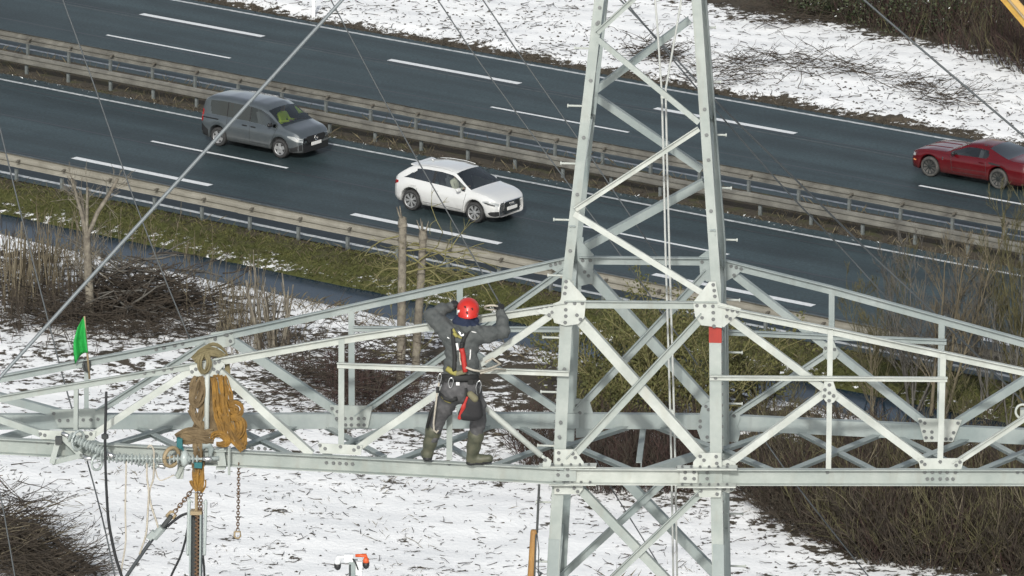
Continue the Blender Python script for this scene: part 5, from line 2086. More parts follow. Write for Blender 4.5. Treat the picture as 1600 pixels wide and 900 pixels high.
def iring(t, c, ax, r, m, tube=.014, name="grading_ring"):
    ax = unit(ax)
    e1 = unit(np.cross(ax, TZ))
    e2 = np.cross(e1, ax)
    mb = MB()
    mb.tube([c + r * (math.cos(2 * math.pi * k / 20) * e1 + math.sin(2 * math.pi * k / 20) * e2) for k in range(21)], tube, n=6, cap=False)
    mb.tube([c - e1 * r, c + e1 * r], tube * .6, n=5)
    return mb.build(name, m, t, smooth=True)


i1 = insulator("insulator_string", "pale ribbed insulator slanting down from the chord on the left", CH.at(104, 680, .16), CH.at(170, 710, .30), 13, .058)
iring(i1, CH.at(122, 688, .20), TA + TD * -.6, .10, M_PORC)
i2 = insulator("insulator_string", "long pale ribbed insulator lying level in front of the lower chord", CH.at(140, 716, .26), CH.at(322, 717, .22), 26, .054)
iring(i2, CH.at(152, 722, .26), TA + TD * -.7, .085, M_PORC)
iring(i2, CH.at(268, 714, .24), TA + TD * -.9, .10, M_BROWNR, .022)
mb = MB()
mb.lathe(CH.at(289, 716, .23), TA, [(-.05, .02), (-.03, .075), (.0, .095), (.03, .07), (.05, .02)], n=16)
mb.build("end_bell", M_PORC, i2, smooth=True)
i3 = insulator("insulator_string", "pale ribbed insulator behind the level one, its sheds hanging towards the snow", CH.at(178, 713, .16), CH.at(250, 728, .20), 12, .056)
yk = thing("yoke_plate", "grey triangular yoke of flat bars at the left end of the insulators", "bracket", tuple(CH.at(92, 688, .12)))
for a, b_ in (((92, 684), (81, 724)), ((81, 723), (129, 711)), ((97, 682), (127, 712))):
    mb = MB()
    p, q = CH.at(*a, .16), CH.at(*b_, .20)
    tq = unit(q - p)
    e = unit(np.cross(tq, CH.n))
    mb.profile(p, q, [(-.028, -.008), (.028, -.008), (.028, .008), (-.028, .008)], e, CH.n)
    mb.build("bar", M_GALV, yk)
mb = MB()
mb.frame_box(CH.at(92, 688, .18), TA * .035, TD * .03, TZ * .04)
mb.build("clevis", M_DARKS, yk)
mb = MB()
mb.tube([CH.at(126, 711, .2), CH.at(141, 716, .26)], .02, n=8)
mb.build("link", M_STEEL, yk, smooth=True)


def chain(name, label, P, link=.038, m=None, group=None):
    P = np.asarray(P, float)
    t = thing(name, label, "chain", tuple(P[0]), group=group)
    seg = np.linalg.norm(np.diff(P, axis=0), axis=1)
    L = seg.sum()
    cum = np.concatenate([[0], np.cumsum(seg)])
    k, s = 0, 0.0
    while s < L:
        c = np.array([np.interp(s, cum, P[:, i_]) for i_ in range(3)])
        c2 = np.array([np.interp(min(s + .01, L), cum, P[:, i_]) for i_ in range(3)])
        ax = unit(c2 - c) if s + .005 < L else ax
        e1 = unit(np.cross(ax, TD))
        e2 = np.cross(ax, e1)
        w = e1 if k % 2 else e2
        mb = MB()
        mb.tube([c + ax * link * .62 * math.cos(a) + w * link * .40 * math.sin(a) for a in np.linspace(0, 2 * math.pi, 11)], link * .14, n=5, cap=False)
        mb.build("link", m or M_RUST, t, smooth=True)
        s += link * .82
        k += 1
    return t


ch = chain("chain", "rusty chain hanging straight down from the chord with a shackle at its end", [CH.at(373, 726, .03), CH.at(372.5, 780, .03), CH.at(371.5, 829, .03)])
mb = MB()
c = CH.at(371, 835, .03)
mb.tube([c + V(-.03, 0, .03), c + V(-.032, 0, -.02), c + V(-.015, 0, -.04), c + V(.015, 0, -.04), c + V(.032, 0, -.02), c + V(.03, 0, .03), c + V(-.03, 0, .03)], .011, n=6)
mb.build("shackle", M_BROWNR, ch, smooth=True)
cg = chain("chain", "rusty chain slanting from the yellow knot to the conductor clamp", [CH.at(299, 767, .18), CH.at(286, 784, .18), CH.at(272, 801, .18)], .05)
mb = MB()
c = CH.at(268, 804, .18)
mb.tube([c + V(.03, 0, .03), c + V(-.01, 0, .03), c + V(-.05, 0, -.01), c + V(-.03, 0, -.045), c + V(.02, 0, -.035), c + V(.045, 0, .0)], .018, n=6)
mb.build("shackle", M_BROWNR, cg, smooth=True)
chain("chain", "pair of hoist chains between the yellow knot and the hoist rail", [CH.at(309, 768, .18), CH.at(310, 806, .18)], .04)
chain("chain", "second hoist chain close beside the first above the hoist rail", [CH.at(314, 768, .18), CH.at(314, 806, .18)], .04, M_RUST)

# the hanging hoist rail
hr = thing("hoist_rail", "upright rusty hoist rail with pale tubes hanging below the slings", "hoist", tuple(CH.at(308, 900, .18)))
mb = MB()
for x0, x1 in ((297.5, 300), (313.5, 316)):
    a0, a1 = CH.at(x0, 802, .18), CH.at(x1, 802, .18)
    b0, b1 = CH.at(x0 - 2, 990, .18), CH.at(x1 - 2, 990, .18)
    mb.plate([a0, a1, b1, b0], CH.n, .10)
mb.build("flange", M_GALVB, hr)
mb = MB()
mb.plate([CH.at(299, 803, .14), CH.at(314, 803, .14), CH.at(312, 990, .14), CH.at(297, 990, .14)], CH.n, .012)
mb.build("web", M_DARKS, hr)
mb = MB()
mb.frame_box(CH.at(307, 800, .18), TA * .06, TD * .05, TZ * .02)
mb.tube([CH.at(307, 770, .18), CH.at(307, 800, .18)], .02, n=6)
mb.build("head_fitting", M_BROWNR, hr)
mb = MB()
for x0, x1, ya, yb in ((295.5, 293.5, 779, 868), (321.5, 319.5, 781, 868)):
    mb = MB()
    mb.tube([CH.at(x0, ya, .20), CH.at(x0, ya + 4, .20), CH.at(x1, yb - 4, .20), CH.at(x1, yb, .20)], [.012, .018, .018, .012], n=8)
    mb.tube([CH.at(x0, ya + 2, .20), CH.at(x0 + (6 if x0 < 300 else -6), ya + 6, .19)], .010, n=6)
    mb.build("tube", M_PORC, hr, smooth=True)
pl = []
for k in range(62):
    y = 806 + k * 3.0
    mb = None
    pl.append(y)
mb = MB()
for k, y in enumerate(pl):
    x = 308.5 - (y - 806) * .011 + (1.2 if k % 2 else -1.2)
    mb.frame_box(CH.at(x, y, .185), TA * .016, TD * .012, TZ * .009)
tag(mb.build("chain_pile", M_RUST, hr), kind="stuff")

# conductor with its clamp, black cables and ropes


def line(name, label, cat, pts, r, m, n=6, group=None, part="strand"):
    t = thing(name, label, cat, tuple(pts[0]), group=group)
    P = np.asarray(pts, float)
    # smooth through the given points
    if len(P) > 2:
        u = np.concatenate([[0], np.cumsum(np.linalg.norm(np.diff(P, axis=0), axis=1))])
        uu = np.linspace(0, u[-1], 5 * len(P))
        Q = np.stack([np.interp(uu, u, P[:, i_]) for i_ in range(3)], -1)
        for _ in range(4):
            Q[1:-1] = (Q[:-2] + 2 * Q[1:-1] + Q[2:]) / 4
        P = Q
    mb = MB()
    mb.tube(P, r, n=n)
    mb.build(part, m, t, smooth=True)
    return t


cd = line("conductor", "thick dark conductor running down left from the clamp below the hoist", "cable", [CH.at(262, 812, .18), CH.at(238, 842, .18), CH.at(200, 897, .18), CH.at(170, 945, .18)], .020, M_GREYC, 8)
mb = MB()
p, q = CH.at(254, 824, .2), CH.at(240, 840, .2)
mb.tube([p, q], .045, n=8)
mb.frame_box(CH.at(237, 836, .21), unit(q - p) * .05, TD * .03, unit(np.cross(unit(q - p), TD)) * .03)
mb.build("clamp", M_GALVB, cd)
mb = MB()
mb.tube([CH.at(268, 806, .19), CH.at(252, 826, .19)], .026, n=6)
mb.build("grip", M_DARKS, cd)
line("cable", "black cable arching from the clamp up to the hoist rail", "cable", [CH.at(258, 826, .16), CH.at(270, 815, .16), CH.at(282, 806, .16), CH.at(295, 801, .16), CH.at(303, 803, .16), CH.at(306, 812, .16)], .015, M_BLKC)
line("cable", "black cable curving down from the left edge of the hoist rail", "cable", [CH.at(294, 822, .14), CH.at(291, 840, .14), CH.at(283, 868, .14), CH.at(268, 898, .14), CH.at(255, 930, .14)], .013, M_BLKC)
line("cable", "short black cable end at the right edge of the hoist rail", "cable", [CH.at(317, 868, .14), CH.at(319, 885, .14), CH.at(320, 930, .14)], .013, M_BLKC)
bc = line("cable", "black vertical cable passing in front of the insulators", "cable", [CH.at(166, 612, .34), CH.at(165.5, 640, .36), CH.at(164, 682, .36), CH.at(165, 740, .36), CH.at(169, 815, .36), CH.at(180, 870, .36), CH.at(200, 930, .36)], .016, M_BLKC)
mb = MB()
mb.lathe(CH.at(164, 682, .36) - V(0, 0, .03), TZ, [(0, .02), (.01, .038), (.05, .038), (.06, .02)], n=8)
mb.build("clip", M_DARKS, bc)
line("rope", "pale thin rope hanging from the middle of the level insulator", "rope", [CH.at(197, 720, .22), CH.at(197, 745, .22), CH.at(195.5, 790, .22), CH.at(197, 850, .22), CH.at(190, 885, .22), CH.at(187, 930, .22)], .010, M_ROPEW)
line("rope", "pale rope twisting down beside another, crossing it below the insulator", "rope", [CH.at(231, 700, .30), CH.at(233, 692, .30), CH.at(241, 700, .30), CH.at(240, 750, .22), CH.at(232, 768, .22), CH.at(236, 790, .22), CH.at(247, 822, .22), CH.at(248, 833, .2)], .011, M_ROPEW)
line("rope", "pale slack rope leaving the crossing and ending at the dark conductor", "rope", [CH.at(230, 710, .24), CH.at(229, 745, .24), CH.at(233, 768, .24), CH.at(231, 800, .24), CH.at(229, 835, .24), CH.at(218, 866, .2)], .011, M_ROPEW)
line("rope", "short frayed rope loop hanging near the right end of the insulators", "rope", [CH.at(242, 728, .2), CH.at(245, 744, .2), CH.at(250, 752, .2), CH.at(262, 747, .2), CH.at(272, 742, .18)], .007, M_ROPEW)

# green flag
fg = thing("flag", "green warning flag on a short stick clipped to the upper chord", "flag", tuple(RL.at(139, 585, .05)))
mb = MB()
mb.tube([RL.at(132, 494, .07), RL.at(136, 548, .07), RL.at(140, 592, .06)], [.010, .012, .012], n=6)
mb.build("stick", M_BROWNR, fg, smooth=True)
rows = []
for k in range(13):
    f = k / 12
    xr = 132 + 5 * f
    yr = 494 + 57 * f
    xl = np.interp(f, [0, .35, .7, .85, 1], [131, 121, 114, 115, 117])
    yl = np.interp(f, [0, .35, .7, .85, 1], [495, 512, 536, 555, 569])
    row = []
    for j in range(9):
        g_ = j / 8
        y = yr * (1 - g_) + yl * g_ + (10 * f * math.sin(math.pi * g_) * (-.55 if f > .6 else .2))
        x = xr * (1 - g_) + xl * g_
        row.append(RL.at(x, y, .07 + .06 * f * math.sin(g_ * 7.5 + 1.5 * f)))
    rows.append(row)
P = [p for r_ in rows for p in r_]
mb = MB()
mb.add(P, [(i * 9 + j, i * 9 + j + 1, (i + 1) * 9 + j + 1, (i + 1) * 9 + j) for i in range(12) for j in range(8)])
fo = mb.build("cloth", M_FLAG, fg, smooth=True)
so = fo.modifiers.new("thickness", 'SOLIDIFY')
so.thickness = .004
mb = MB()
mb.tube([RL.at(133, 560, .06), RL.at(130, 570, .08), RL.at(131, 577, .08), RL.at(138, 581, .06), RL.at(141, 572, .06), RL.at(139, 562, .06)], .014, n=6)
mb.frame_box(RL.at(137, 572, .03), TA * .03, TD * .03, TZ * .05)
mb.tube([RL.at(139, 575, .05), RL.at(146, 579, .05)], .012, n=5)
mb.build("clip", M_DARKS, fg, smooth=False)

# pole and rod by the left leg
po = thing("wooden_pole", "yellow brown wooden pole upright beside the left tower leg", "pole", tuple(FTL.at(828, 930, .2)))
mb = MB()
mb.tube([FTL.at(834, 828, .2), FTL.at(834, 832, .2), FTL.at(830, 905, .2), FTL.at(824, 1010, .2)], [.030, .036, .042, .045], n=10)
mb.build("shaft", M_WOOD, po, smooth=True)
mb = MB()
mb.tube([FTL.at(837.5, 835, .23), FTL.at(835, 905, .23), FTL.at(830, 1010, .23)], .010, n=5)
mb.build("edge_strip", M_DARKS, po, smooth=True)
ro = line("rod", "thin dark rod standing above the wooden pole by the tower leg", "rod", [FTL.at(842.5, 757, .2), FTL.at(840.5, 800, .2), FTL.at(839, 832, .2)], .014, M_DARKS)
mb = MB()
mb.tube([FTL.at(839, 832, .2), FTL.at(842, 860, .2), FTL.at(841, 885, .2), FTL.at(843, 920, .2)], .006, n=5)
mb.tube([FTL.at(840, 893, .22), FTL.at(846, 896, .22), FTL.at(842, 902, .22)], .016, n=6)
mb.build("cord", M_GREYC, ro, smooth=True)

# hoist ropes inside the tower
MID = Face(tw(0, .9, 0), TA, TZ)
rp = thing("pulley_rope", "two bright parallel hoist ropes running down through the middle of the tower", "rope", tuple(MID.at(1052, 900)))
M_HROPE = mat("pale_hoist_rope", (.46, .48, .46), .8)
for pts in ([(1022, -20), (1027, 40), (1034, 146), (1037, 260), (1040, 400), (1046, 600), (1049, 720), (1053, 960)], [(1068, -20), (1056, 50), (1040, 140), (1042.5, 260), (1046, 400), (1052, 600), (1055, 720), (1059, 960)]):
    mb = MB()
    mb.tube([MID.at(*p) for p in pts], .012, n=6)
    mb.build("rope", M_HROPE, rp, smooth=True)
mb = MB()
mb.frame_box(MID.at(1037, 148), TA * .03, TD * .02, TZ * .035)
mb.build("joining_clip", M_GALVN, rp)
mb = MB()
mb.frame_box(MID.at(1049, 644), TA * .028, TD * .02, TZ * .025)
mb.build("joining_clip", M_GALVN, rp)

# small ring fitting at the far right end
rf = thing("ring_fitting", "white ring fitting on the cross-arm at the photo's right edge", "fitting", tuple(FR.at(1594, 643, -.1)))
mb = MB()
mb.tube([FR.at(1598 + 11 * math.cos(a), 643 + 11 * math.sin(a), -.1) for a in np.linspace(0, 2 * math.pi, 21)], .014, n=6, cap=False)
mb.build("ring", M_GALVN, rf, smooth=True)
mb = MB()
mb.frame_box(FR.at(1600, 646, -.1), TA * .04, TD * .05, TZ * .05)
mb.tube([FR.at(1600, 646, -.1), FR.at(1640, 680, -.1)], .03, n=8)
mb.build("block", M_GALV, rf)


# ------------------------------------------------------------------ overhead wires
def dp(px, py, depth):
    return V(0, 0, CAM_H) + ray(px, py) * depth


def wire(label, pts, depth, r, m):
    d = depth if isinstance(depth, (list, tuple)) else [depth] * len(pts)
    return line("overhead_wire", label, "cable", [dp(x, y, q) for (x, y), q in zip(pts, d)], r, m)


wire("thick bright overhead conductor crossing the left half of the scene diagonally", [(620, -92), (545, -12), (270, 292), (-15, 606), (-90, 690)], [46, 46, 45.5, 45, 45], .0155, M_LGREYC)
wire("thin wire coming down over the median and meeting the upper chord behind the slings", [(60, -110), (98, 0), (150, 140), (206, 304), (255, 430), (300, 538)], 62.2, .0085, M_GREYC)
wire("thin wire far left that passes behind the cross-arm and hangs below it", [(-40, 20), (-5, 180), (24, 300), (59, 438), (100, 597), (135, 715), (158, 800), (176, 880), (190, 960)], 63.5, .0095, M_GREYC)
wire("thin wire in the bottom left corner over the dark brush", [(-30, 690), (0, 766), (24, 905), (30, 950)], 58, .008, M_GREYC)
wire("thin wire over the snow strip meeting the road right of the top centre", [(650, -50), (685, 0), (735, 78), (893, 294), (1018, 464), (1090, 570)], 66, .0085, M_GREYC)
wire("thin wire next to the tower's upper left, running parallel to its neighbour", [(720, -50), (755, 0), (812, 86), (930, 255), (1008, 372), (1060, 450)], 66, .0085, M_GREYC)
wire("thin wire passing over the white car", [(480, -70), (530, 24), (621, 196), (721, 369), (790, 490)], 66, .0085, M_GREYC)
wire("dark wire that passes through the tower top and over the right of the cross-arm", [(930, -40), (966, -5), (1112, 152), (1263, 300), (1351, 388), (1457, 486), (1531, 559), (1660, 690)], [64, 64, 64, 65, 66, 66, 67, 68], .011, M_GREYC)
wire("second thinner dark wire just below the one through the tower top", [(935, -50), (972, -4), (1080, 128), (1236, 307), (1310, 382), (1385, 465), (1460, 550)], [64.3, 64.3, 64.3, 65, 66, 66, 67], .009, M_GREYC)
wire("dark wire over the top right snow ahead of the red car", [(1300, -45), (1350, 0), (1470, 103), (1600, 213), (1680, 282)], 60, .0125, M_GREYC)
wire("thin wire below the tower's right braces over the snow", [(900, 660), (952, 758), (1006, 844), (1040, 900), (1070, 950)], 66, .008, M_GREYC)
wire("dark wire below the right half of the cross-arm running into the thicket", [(1180, 668), (1244, 758), (1310, 842), (1354, 897), (1400, 955)], 66, .009, M_GREYC)

# ------------------------------------------------------------------ camera mast on the site and the yellow boom
cm_top = dp(552, 872, 134)
cmx = thing("camera_mast", "slim site mast topped by a white and an orange dome camera", "mast", (cm_top[0], cm_top[1], -.3))
mb = MB()
mb.box(cm_top[0] - .10, cm_top[0] + .10, cm_top[1] - .1, cm_top[1] + .1, -.3, cm_top[2] - .05)
mb.build("pole", M_GALVB, cmx)
mb = MB()
c = cm_top + V(0, -.12, 0)
mb.frame_box(c + V(-.02, 0, -.35), (.075, 0, 0), (0, .05, 0), (0, 0, .32))
mb.build("cabinet", M_GALVB, cmx)
mb = MB()
mb.frame_box(c + V(.13, 0, -.20), (.07, 0, 0), (0, .06, 0), (0, 0, .16))
mb.frame_box(c + V(-.10, 0, .05), (.10, 0, 0), (0, .07, 0), (0, 0, .09))
mb.build("junction_box", M_WHITEP, cmx)
mb = MB()
mb.tube([c + V(-.01, -.08, .05), c + V(.06, -.09, -.05), c + V(.12, -.09, -.22)], .018, n=5)
mb.tube([c + V(-.07, -.06, -.1), c + V(-.07, -.06, -.6), c + V(-.02, -.06, -.75)], .018, n=5)
mb.build("cable", M_BLKC, cmx)
for dx, dz, m in ((-.36, -.06, M_WHITEP), (.30, -.02, M_ORANGE)):
    hd = c + V(dx, 0, dz)
    mb = MB()
    mb.tube([c + V(.05 if dx > 0 else -.10, 0, dz + .12), hd + V(0, 0, .13), hd + V(0, 0, .06)], [.035, .045, .05], n=8)
    mb.lathe(hd, -TZ, [(-.08, .045), (-.02, .07), (.07, .075)], n=14)
    h_ = mb.build("camera_housing", m, cmx, smooth=True)
    mb = MB()
    mb.lathe(hd - V(0, 0, .07), -TZ, [(-.03, .082), (.05, .080), (.10, .060), (.13, .02)], n=14)
    mb.build("dome", M_BLACK, h_, smooth=True)

M_YBOOM = mat("yellow_boom_paint", (.50, .32, .06), .5, col2=(.40, .23, .05), scale=3)
yb = thing("crane_boom", "yellow steel boom leaning over the thicket in the top right corner", "boom", tuple(gpt(1690, 140, 1.0)))
p, q = dp(1540, -45, 205), dp(1690, 130, 205)
mb = MB()
tq = unit(q - p)
e = unit(np.cross(tq, V(0, -1, 0)))
mb.profile(p, q, [(-.22, -.12), (.02, -.16), (.26, -.10), (.26, .16), (-.22, .16)], e, V(0, 1, 0))
mb.build("main_tube", M_YBOOM, yb)
mb = MB()
mb.tube([p + e * .03 + V(0, -.19, 0), q + e * .03 + V(0, -.19, 0)], .05, n=6)
mb.build("pipe", M_BROWNR, yb, smooth=True)
# ------------------------------------------------------------------ winter vegetation
M_BARK = mat("pale_bark", (.10, .088, .07), .9, col2=(.235, .215, .17), scale=5, detail=5, bump=.5, bscale=30)
M_MOSSB = mat("mossy_bark", (.15, .135, .055), .9, col2=(.21, .20, .09), scale=6, detail=5, bump=.4, bscale=30)
M_TWIG = mat("pale_twigs", (.16, .14, .095), .9, col2=(.12, .10, .065), scale=3)
M_TWIGD = mat("dark_twigs", (.030, .024, .018), .9, col2=(.066, .052, .037), scale=3)
M_TWIGR = mat("red_brown_twigs", (.064, .034, .028), .9, col2=(.036, .024, .021), scale=2)
M_TWIGO = mat("olive_twigs", (.120, .110, .052), .9, col2=(.070, .066, .034), scale=2.5)
M_TWIGG = mat("grey_twigs", (.13, .125, .11), .9, col2=(.085, .08, .07), scale=2.5)
M_LEAFO = mat("olive_leaves", (.050, .058, .018), .85, col2=(.115, .115, .034), scale=1.6, detail=5)
M_LEAFD = mat("dark_ivy_leaves", (.020, .032, .014), .6, col2=(.055, .065, .026), scale=1.8, detail=5)
M_LITTER = mat("dead_leaf_litter", (.050, .042, .030), .9, col2=(.10, .085, .062), scale=4)
M_DRYG = mat("dry_grass", (.15, .125, .075), .9, col2=(.095, .08, .05), scale=3)
M_GRASS = mat("verge_grass", (.048, .060, .013), .85, col2=(.120, .115, .036), scale=1.2, detail=6, lo=.35, hi=.68)
M_SNOWC = mat("snow_cap", (.80, .83, .835), .8)
UP = V(0, 0, 1)


def rv():
    return V(R.gauss(0, 1), R.gauss(0, 1), R.gauss(0, 1))


def grow(S, p, d, L, r, lvl, kids=(5, 4, 3), up=.25, wander=.22, spread=.8, rmin=.006, kr=.55, kl=.6, start=.3, k=5):
    d = unit(d)
    pts = [p]
    q = p
    for i_ in range(k - 1):
        d = unit(d + rv() * wander * .5 + UP * up * .25)
        q = q + d * (L / (k - 1))
        pts.append(q)
    S.add(pts, r, max(r * .45, rmin * .8))
    if lvl <= 0:
        return
    A = np.array(pts)
    n_ = kids[-lvl] if lvl <= len(kids) else kids[0]
    for _ in range(n_):
        f = R.uniform(start, 1.0)
        x = f * (k - 1)
        j = min(int(x), k - 2)
        b = A[j] + (A[j + 1] - A[j]) * (x - j)
        t = unit(A[j + 1] - A[j])
        side = rv()
        side = unit(side - t * (side @ t))
        nd = unit(t + side * spread * R.uniform(.5, 1.2) + UP * up)
        grow(S, b, nd, L * kl * R.uniform(.6, 1.1) * (1.15 - .5 * f), max(r * kr * (1.1 - .5 * f), rmin), lvl - 1, kids, up, wander, spread, rmin, kr, kl, .2, k)


def base(px, py):
    return gpt_t(px, py)


def leaves(name, m, C, rad, n_, size, parent=None, flat=.55):
    """n_ small leaf-shaped quads scattered in clumps about the points C"""
    C = np.asarray(C, float)
    c = C[NR.integers(0, len(C), n_)] + NR.normal(0, 1, (n_, 3)) * np.asarray(rad)
    a = NR.normal(0, 1, (n_, 3))
    a /= np.linalg.norm(a, axis=1)[:, None]
    b_ = np.cross(a, NR.normal(0, 1, (n_, 3)))
    b_ /= np.linalg.norm(b_, axis=1)[:, None] + 1e-9
    s_ = size * NR.uniform(.5, 1.3, (n_, 1))
    v = np.stack([c - a * s_, c + b_ * s_ * flat, c + a * s_, c - b_ * s_ * flat], 1).reshape(-1, 3)
    f = np.arange(n_ * 4).reshape(-1, 4)
    return mesh_np(name, v, f, m, parent)


# --- pollarded tree on the left bank
b0 = base(139, 503)
t = thing("pollarded_tree", "bare pollarded tree with three stubby upright limbs on the left bank", "tree", tuple(b0))
S = Sticks()
top = b0 + V(-.05, 0, 2.75)
S.add([b0 - V(0, 0, .2), b0 + V(.03, 0, .8), b0 + V(-.02, 0, 1.8), top], .16, .11)
S.build("trunk", M_BARK, t, n=8)
S = Sticks()
for dx, dy, h, r in ((-.45, .1, 1.75, .075), (.05, -.2, 1.55, .06), (.95, .1, 1.75, .08), (-.2, .3, 1.3, .05)):
    e = top + V(dx, dy, h)
    S.add([top - V(0, 0, .1), top + V(dx * .35, dy * .3, h * .4), top + V(dx * .75, dy, h * .75), e], r, r * .7)
    for _ in range(9):
        grow(S, top + (e - top) * R.uniform(.3, 1), unit(V(dx, dy, 1) + rv() * .7), R.uniform(.4, .9), .010, 1, (4,), k=4)
for _ in range(26):
    grow(S, b0 + V(0, 0, R.uniform(.6, 2.7)), unit(rv() * .8 + UP * .5), R.uniform(.5, 1.1), .012, 1, (3,), k=4)
S.build("crown", M_BARK, t, n=5)


# --- coppiced stools on the bank
def coppice(label, px, py, n_, h, r, lean, m=M_TWIG, twigs=1, w=.35, group=None, kind="coppice_stool"):
    b0 = base(px, py)
    t = thing(kind, label, "shrub", tuple(b0), group=group)
    S = Sticks()
    for _ in range(n_):
        p = b0 + V(R.gauss(0, w), R.gauss(0, w), -.1)
        d = unit(V(R.gauss(0, lean), R.gauss(0, lean), 1))
        grow(S, p, d, h * R.uniform(.55, 1.1), r * R.uniform(.6, 1.2), twigs, (2,), up=.35, wander=.10, spread=.5, kl=.35, start=.45, k=5, rmin=.008)
    tag(S.build("stems", m, t, n=5), kind="stuff")
    return t


coppice("coppiced shrub of thick cut stems leaning out over the bank, left of the worker", 420, 548, 17, 2.5, .055, .13, M_BARK, w=.28)
coppice("tall pale stems at the photo's left edge above the bank", 36, 478, 36, 2.7, .038, .12, M_TWIG, w=.45)
coppice("thin upright stems between the left edge and the pollarded tree", 82, 470, 44, 2.2, .020, .16, M_TWIG, w=.6)
coppice("slender pale stems right behind the pollarded tree", 118, 440, 30, 2.1, .016, .14, M_TWIG, w=.5)
coppice("low spreading stems right of the brush pile beside the ditch", 305, 455, 22, 1.6, .012, .35, M_TWIG, w=.5)
coppice("thin shoots between the brush pile and the thick coppiced shrub", 372, 500, 60, 1.6, .012, .32, M_TWIG, w=.6)
coppice("fine bare shoots low in front of the thick coppiced shrub", 440, 560, 30, 1.1, .014, .45, M_TWIGD, w=.5)
coppice("thin shoots on the bank near the left edge of the ditch", 20, 430, 34, 2.0, .014, .25, M_TWIGD, w=.9)


coppice("dense fine shoots behind the brush pile along the ditch", 180, 430, 40, 1.7, .011, .24, M_TWIG, w=1.3)
coppice("dense dark shoots at the left edge below the tall pale stems", 40, 505, 70, 1.5, .012, .30, M_TWIGD, w=1.2)
coppice("fine dark shoots between the brush pile and the flag", 180, 535, 50, 1.0, .010, .40, M_TWIGD, w=1.2)
coppice("fine shoots around the foot of the thick coppiced shrub", 400, 545, 90, 1.4, .010, .35, M_TWIG, w=1.0)


# --- heaps of cut branches
def heap(name, label, pts, n_, L, r, m, hz_=.7, w=(1.0, .6), cat="brush pile"):
    S = Sticks()
    for _ in range(n_):
        (x, y), hh = R.choice(pts)
        b0 = base(x, y)
        p = b0 + V(R.gauss(0, w[0]), R.gauss(0, w[1]), abs(R.gauss(0, .45)) * hh)
        a = R.gauss(.15, .55) + (math.pi if R.random() < .5 else 0)
        d = unit(V(math.cos(a), math.sin(a) * .7, R.gauss(.12, .28)))
        grow(S, p, d, L * R.uniform(.4, 1.3), r * R.uniform(.4, 1.4), 1, (2,), up=.02, wander=.22, spread=.7, kl=.45, k=4, rmin=.006)
    v, f = S.arrays(4)
    o = mesh_np(name, v, f, m, None, smooth=True)
    return tag(o, label, cat, kind="stuff")


heap("brush_pile", "tangled heap of cut dark branches on the bank beside the pollarded tree", [((190, 490), 1.1), ((235, 482), 1.2), ((270, 490), .8), ((150, 500), .7)], 480, 1.5, .024, M_TWIGD, w=(.75, .55))
heap("brush_pile", "low dark twigs over the bank at the left edge", [((20, 470), .9), ((60, 490), .8), ((100, 510), .6), ((10, 430), .9)], 420, 1.1, .014, M_TWIGD, w=(.8, .7))
heap("brush_pile", "pale thicker poles lying on top of the heap of dark branches", [((200, 470), 1.3), ((250, 470), 1.2), ((170, 495), .8)], 60, 1.9, .040, M_TWIGG, w=(.6, .4))
heap("brush_pile", "brown twiggy litter between the brush heap and the coppiced shrub", [((310, 520), .5), ((360, 530), .5), ((250, 520), .5), ((200, 525), .4)], 420, .8, .010, M_TWIGD, w=(.9, .5))
heap("brush_mound", "dark mound of brush in the bottom left corner of the snow", [((20, 880), 1.5), ((50, 890), 1.3), ((0, 850), 1.4), ((90, 905), .7)], 1200, 1.0, .013, M_TWIGD, w=(.45, .55))
heap("brush_mound", "grey twigs through the dark mound in the bottom left corner", [((20, 890), 1.6), ((40, 870), 1.2)], 130, 1.3, .012, M_TWIG, w=(.5, .5))
lg = Sticks()
p0, p1 = base(10, 850), base(150, 900)
lg.add([p0 + V(0, 0, .75), p0 * .6 + p1 * .4 + V(0, 0, .75), p0 * .2 + p1 * .8 + V(0, 0, .3), p1 + V(0, 0, .05)], .085, .05)
v, f = lg.arrays(7)
tag(mesh_np("log", v, f, M_TWIGD, None, smooth=True), "dark log lying across the brush mound in the bottom left corner", "log")
heap("brush_pile", "red brown brush behind the cross-arm left of the two trunks", [((560, 632), 1.6), ((600, 640), 1.8), ((540, 615), 1.2), ((590, 610), 1.3), ((640, 655), 1.0)], 260, 1.0, .012, M_TWIGR, w=(.8, 1.0))
heap("brush_pile", "dark twigs mixed into the red brown brush left of the two trunks", [((560, 632), 1.8), ((600, 640), 2.0), ((540, 615), 1.4), ((585, 605), 1.3), ((500, 600), .7)], 340, 1.2, .012, M_TWIGD, w=(.9, 1.0))
heap("brush_pile", "dark low twigs behind the post left of the climber", [((520, 600), .6), ((480, 590), .5), ((560, 650), .6), ((470, 560), .6)], 260, .8, .011, M_TWIGD, w=(.7, .5))

for px, py, n_, lab in ((560, 640, 44, "reddish bare shrub behind the two posts left of the climber"), (600, 655, 40, "dark reddish shrub at the foot of the two mossy trunks"), (540, 605, 34, "reddish shrub behind the upper chord left of the trunks")):
    coppice(lab, px, py, n_, 1.5, .011, .55, M_TWIGR if n_ != 40 else M_TWIGD, w=.55, twigs=2, kind="bare_shrub")


